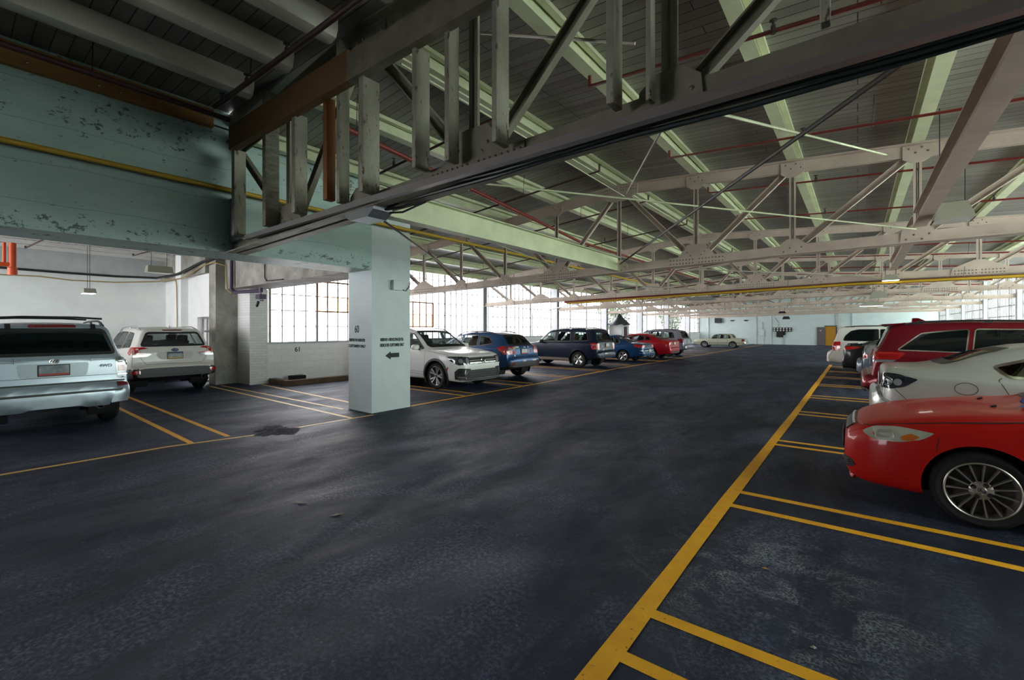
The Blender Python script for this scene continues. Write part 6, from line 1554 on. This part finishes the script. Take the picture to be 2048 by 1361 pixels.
# 15 -- red coupe, nose to the lane, at right
L = 4.44
sp = dict(L=L, w=.855, er=.54, R=.316, wx=(.90, 3.52), paint=P_RED2, see=True, sh=.05, N=200, ra=1.16,
          top=[(0,.575),(.012,.62),(.05,.67),(.10,.705),(.16,.745),(.28,.795),(.55,.865),(.95,.935),(1.27,.975),(1.75,1.21),(2.15,1.36),(2.5,1.395),(2.9,1.38),(3.35,1.27),(3.75,1.07),(3.9,1.03),(4.3,1.01),(4.36,.95),(4.38,.70),(4.42,.66),(4.44,.54)],
          bot=[(0,.30),(.05,.22),(.15,.185),(.5,.18),(3.5,.19),(4.1,.26),(4.44,.34)], belt=[(0,.60),(.15,.69),(.3,.745),(.6,.80),(1.2,.90),(4.44,.98)], wid=[(0,.54),(.03,.60),(.10,.675),(.22,.755),(.40,.81),(.70,.845),(1.0,.855),(3.4,.855),(4.0,.835),(4.25,.79),(4.44,.66)],
          side=[[(1.55,.96),(2.55,1.0),(2.55,1.30),(2.05,1.25)], [(2.62,1.0),(3.25,1.03),(3.05,1.24),(2.62,1.30)]],
          ws=[(-.64,1.0),(.64,1.0),(.48,1.32),(-.48,1.32)], rw=[(-.56,1.10),(.56,1.10),(.44,1.31),(-.44,1.31)])
c = Car('coupe', 'red two-door coupe with multi-spoke wheels and hazed headlight, nearest at right', 'car', sp, (-.10+L/2, 6.03, 0), 0)
c.glass(M['clear']); c.wheels((15, .0085, 0, .006), .205, plain('pewter_alloy', (.42,.39,.35), .35, .8), rimr=.232, cap=False); c.cabin(1.7, 2.5, 2.85, .44)
w0 = [o for o in c.root.children if o.name.startswith('wheel') and 'arch' not in o.name]
for t in w0:
    mb = MB(); f = -.1025
    mb.lathe([(0, f+.012), (.028, f+.012), (.034, f+.018), (.06, f+.02), (.075, f+.03)], 24, axis='y'); cp = child('hub_cap', mb, plain('pewter_cap', (.34,.31,.28), .4, .7), t, smooth=True)
    mb = MB(); 
    for sx in (-1, 1): mb.bar((sx*.012, f+.008, -.017), (sx*.015, f+.008, .017), .005, .005, up=(0,1,0))
    mb.bar((-.012, f+.008, 0), (.012, f+.008, 0), .005, .005, up=(0,1,0)); mb.lathe([(.023, f+.011), (.026, f+.008), (.028, f+.011)], 20, axis='y'); child('hub_emblem', mb, M['chrome'], t)
    mb = MB()
    for k in range(4):
        a = PI/2*k+.1; mb.lathe([(0, f+.014), (.011, f+.012), (.013, f+.03)], 8, (.055*math.cos(a), 0, .055*math.sin(a)), 'y'); mb.lathe([(.013, f+.02), (.017, f+.014), (.019, f+.022)], 10, (.055*math.cos(a), 0, .055*math.sin(a)), 'y')
    child('lug_nuts', mb, M['black'], t)
for s in (-1, 1):
    mb = MB(); sd = '+' if s > 0 else '-'
    c.sheet(mb, sd, [(.135,.672),(.22,.730,.06),(.38,.762,.05),(.62,.745,.01),(.55,.685,.05),(.40,.635,.05),(.22,.625,.03)], .012, .03)
    hl = child('headlight', mb, M['hazy_lamp'], c.root, smooth=True)
    mb = MB(); c.sheet(mb, sd, [(.40,.685),(.47,.720),(.53,.70),(.48,.66),(.41,.655)], .016, .01); child('turn_signal', mb, M['amber'], hl, smooth=True)
    mb = MB(); c.sheet(mb, sd, [(.24,.650),(.37,.660),(.35,.725),(.25,.71)], .0155, .02); child('headlight_reflector', mb, plain('hazed_reflector', (.38,.40,.33), .2, .4), hl, smooth=True)
    a = c.part('fog_recess', [('F', [(s*.36,.40),(s*.62,.40),(s*.66,.34),(s*.60,.30),(s*.36,.31)], .006, .03)], M['black'])
    for z in (.33, .35, .37): c.part('vent_slat', [('F', [(s*.42,z+.005),(s*.60,z+.005),(s*.60,z-.005),(s*.42,z-.005)], .016, 0)], M['alloy_dark'], parent=a)
g = c.part('grille', [('F', [(-.40,.68),(.40,.68),(.36,.625),(-.36,.625)], .012, .01)], M['black'])
c.part('grille_trim', [('F', [(-.42,.695),(.42,.695),(.42,.683),(-.42,.683)], .018, 0)], M['chrome'], parent=g)
c.part('lower_grille', [('F', [(-.34,.40),(.34,.40),(.30,.28),(-.30,.28)], .008, .03)], M['black'])
c.part('bumper_lip', [('F', [(-.58,.22),(.58,.22),(.56,.205),(-.56,.205)], .03, .005)], P_RED2)
c.plate(.49, M['plate_white'], M['plate_blue'], 0, False, .31, .16)
c.gaps([('S', [(.09,.70),(.30,.765),(.70,.835),(1.25,.915)]), ('S', [(.625,.60),(.635,.66),(.645,.72)]), ('S', [(2.585,1.3),(2.585,.35),(1.35,.32),(1.33,.88)])], .006)
mb = MB()
for (x, y) in ((1.05,-.28), (1.05,.28)):
    p = c.cast('T', x, y, 0); mb.bar((p.x-c.cen-.015, p.y, p.z+.004), (p.x-c.cen+.02, p.y, p.z+.016), .03, .014)
child('washer_jet', mb, M['black'], c.root)
c.wiper([(-.60,1.015),(-.02,1.06)], 'F'); c.wiper([(-.05,1.015),(.50,1.06)], 'F')
bl = MB(); c.strip(bl, 'T', [(1.20,-.42),(1.26,-.28)], .05, .02); p = c.cast('T', 1.24, -.22, .03); bl.tube([(p.x-c.cen, p.y, p.z), (p.x-c.cen+.04, p.y+.03, p.z+.05), (p.x-c.cen+.10, p.y+.06, p.z+.03)], .016, 6); child('wiper_rag', bl, plain('blue_rag', (.03,.09,.25), .7), c.root)
c.mirrors(1.66, 1.0, P_RED2); c.handles((2.45,), .86, P_RED2)
# ------------------------------------------------------------------ daylight and camera
w = bpy.data.worlds.new('sky'); SC.world = w; w.use_nodes = True
wn = w.node_tree.nodes; wl = w.node_tree.links
bg = wn['Background']; bg.inputs[1].default_value = 13.0
tc = wn.new('ShaderNodeTexCoord'); sp_ = wn.new('ShaderNodeSeparateXYZ'); wl.new(tc.outputs['Generated'], sp_.inputs[0])
rp = wn.new('ShaderNodeValToRGB'); rp.color_ramp.elements[0].position = .52; rp.color_ramp.elements[1].position = .85
rp.color_ramp.elements[0].color = (1.0, .97, 1.0, 1); rp.color_ramp.elements[1].color = (.88, 1.0, .94, 1)     # bright haze left, green surroundings right
mr_ = wn.new('ShaderNodeMapRange'); mr_.inputs[1].default_value = -1; mr_.inputs[2].default_value = 1; wl.new(sp_.outputs[0], mr_.inputs[0]); wl.new(mr_.outputs[0], rp.inputs[0]); wl.new(rp.outputs[0], bg.inputs[0])
def portal(loc, rot, sx, sy):
    l = bpy.data.lights.new('daylight_portal', 'AREA'); l.shape = 'RECTANGLE'; l.size = sx; l.size_y = sy; l.cycles.is_portal = True
    o = bpy.data.objects.new('daylight_portal', l); o.location = loc; o.rotation_euler = rot; COL.objects.link(o)
for a, b in ((5.95, 15.26), (15.26, 27.84), (27.84, 40.41), (40.41, YF)):
    portal((XL-.12, (a+b)/2, 2.6), (0, -PI/2, 0), 2.8, b-a)
portal((-13.85, -3.55, 2.5), (PI/2, 0, 0), 11.3, 2.8)
for a, b in ((2.69, 15.26), (15.26, 27.84), (27.84, 40.41), (40.41, YF)):
    portal((XR+.12, (a+b)/2, 2.7), (0, PI/2, 0), 3.0, b-a)
portal((-15.8, 5.15, 1.0), (-PI/2, 0, 0), 1.1, 2.0)

cd = bpy.data.cameras.new('camera'); cam = bpy.data.objects.new('camera', cd); COL.objects.link(cam)
f = 883.9
cd.sensor_fit = 'HORIZONTAL'; cd.sensor_width = 36.0; cd.lens = f/2048*36.0
cd.shift_x = 0; cd.shift_y = -(1361/2-656.9)/2048
cam.location = (0, 0, 1.65); cam.rotation_euler = (PI/2, 0, math.radians(38.027))
cd.clip_start = .05; cd.clip_end = 300
SC.camera = cam
SC.view_settings.view_transform = 'Standard'; SC.view_settings.look = 'None'; SC.view_settings.exposure = 0.12; SC.view_settings.gamma = 1.0; SC.view_settings.use_curve_mapping = False
cy = SC.cycles
cy.use_denoising = True; cy.max_bounces = 10; cy.diffuse_bounces = 5; cy.glossy_bounces = 4; cy.transparent_max_bounces = 24; cy.transmission_bounces = 4
cy.sample_clamp_indirect = 6.0; cy.caustics_reflective = False; cy.caustics_refractive = False; cy.use_adaptive_sampling = True; cy.adaptive_threshold = .02
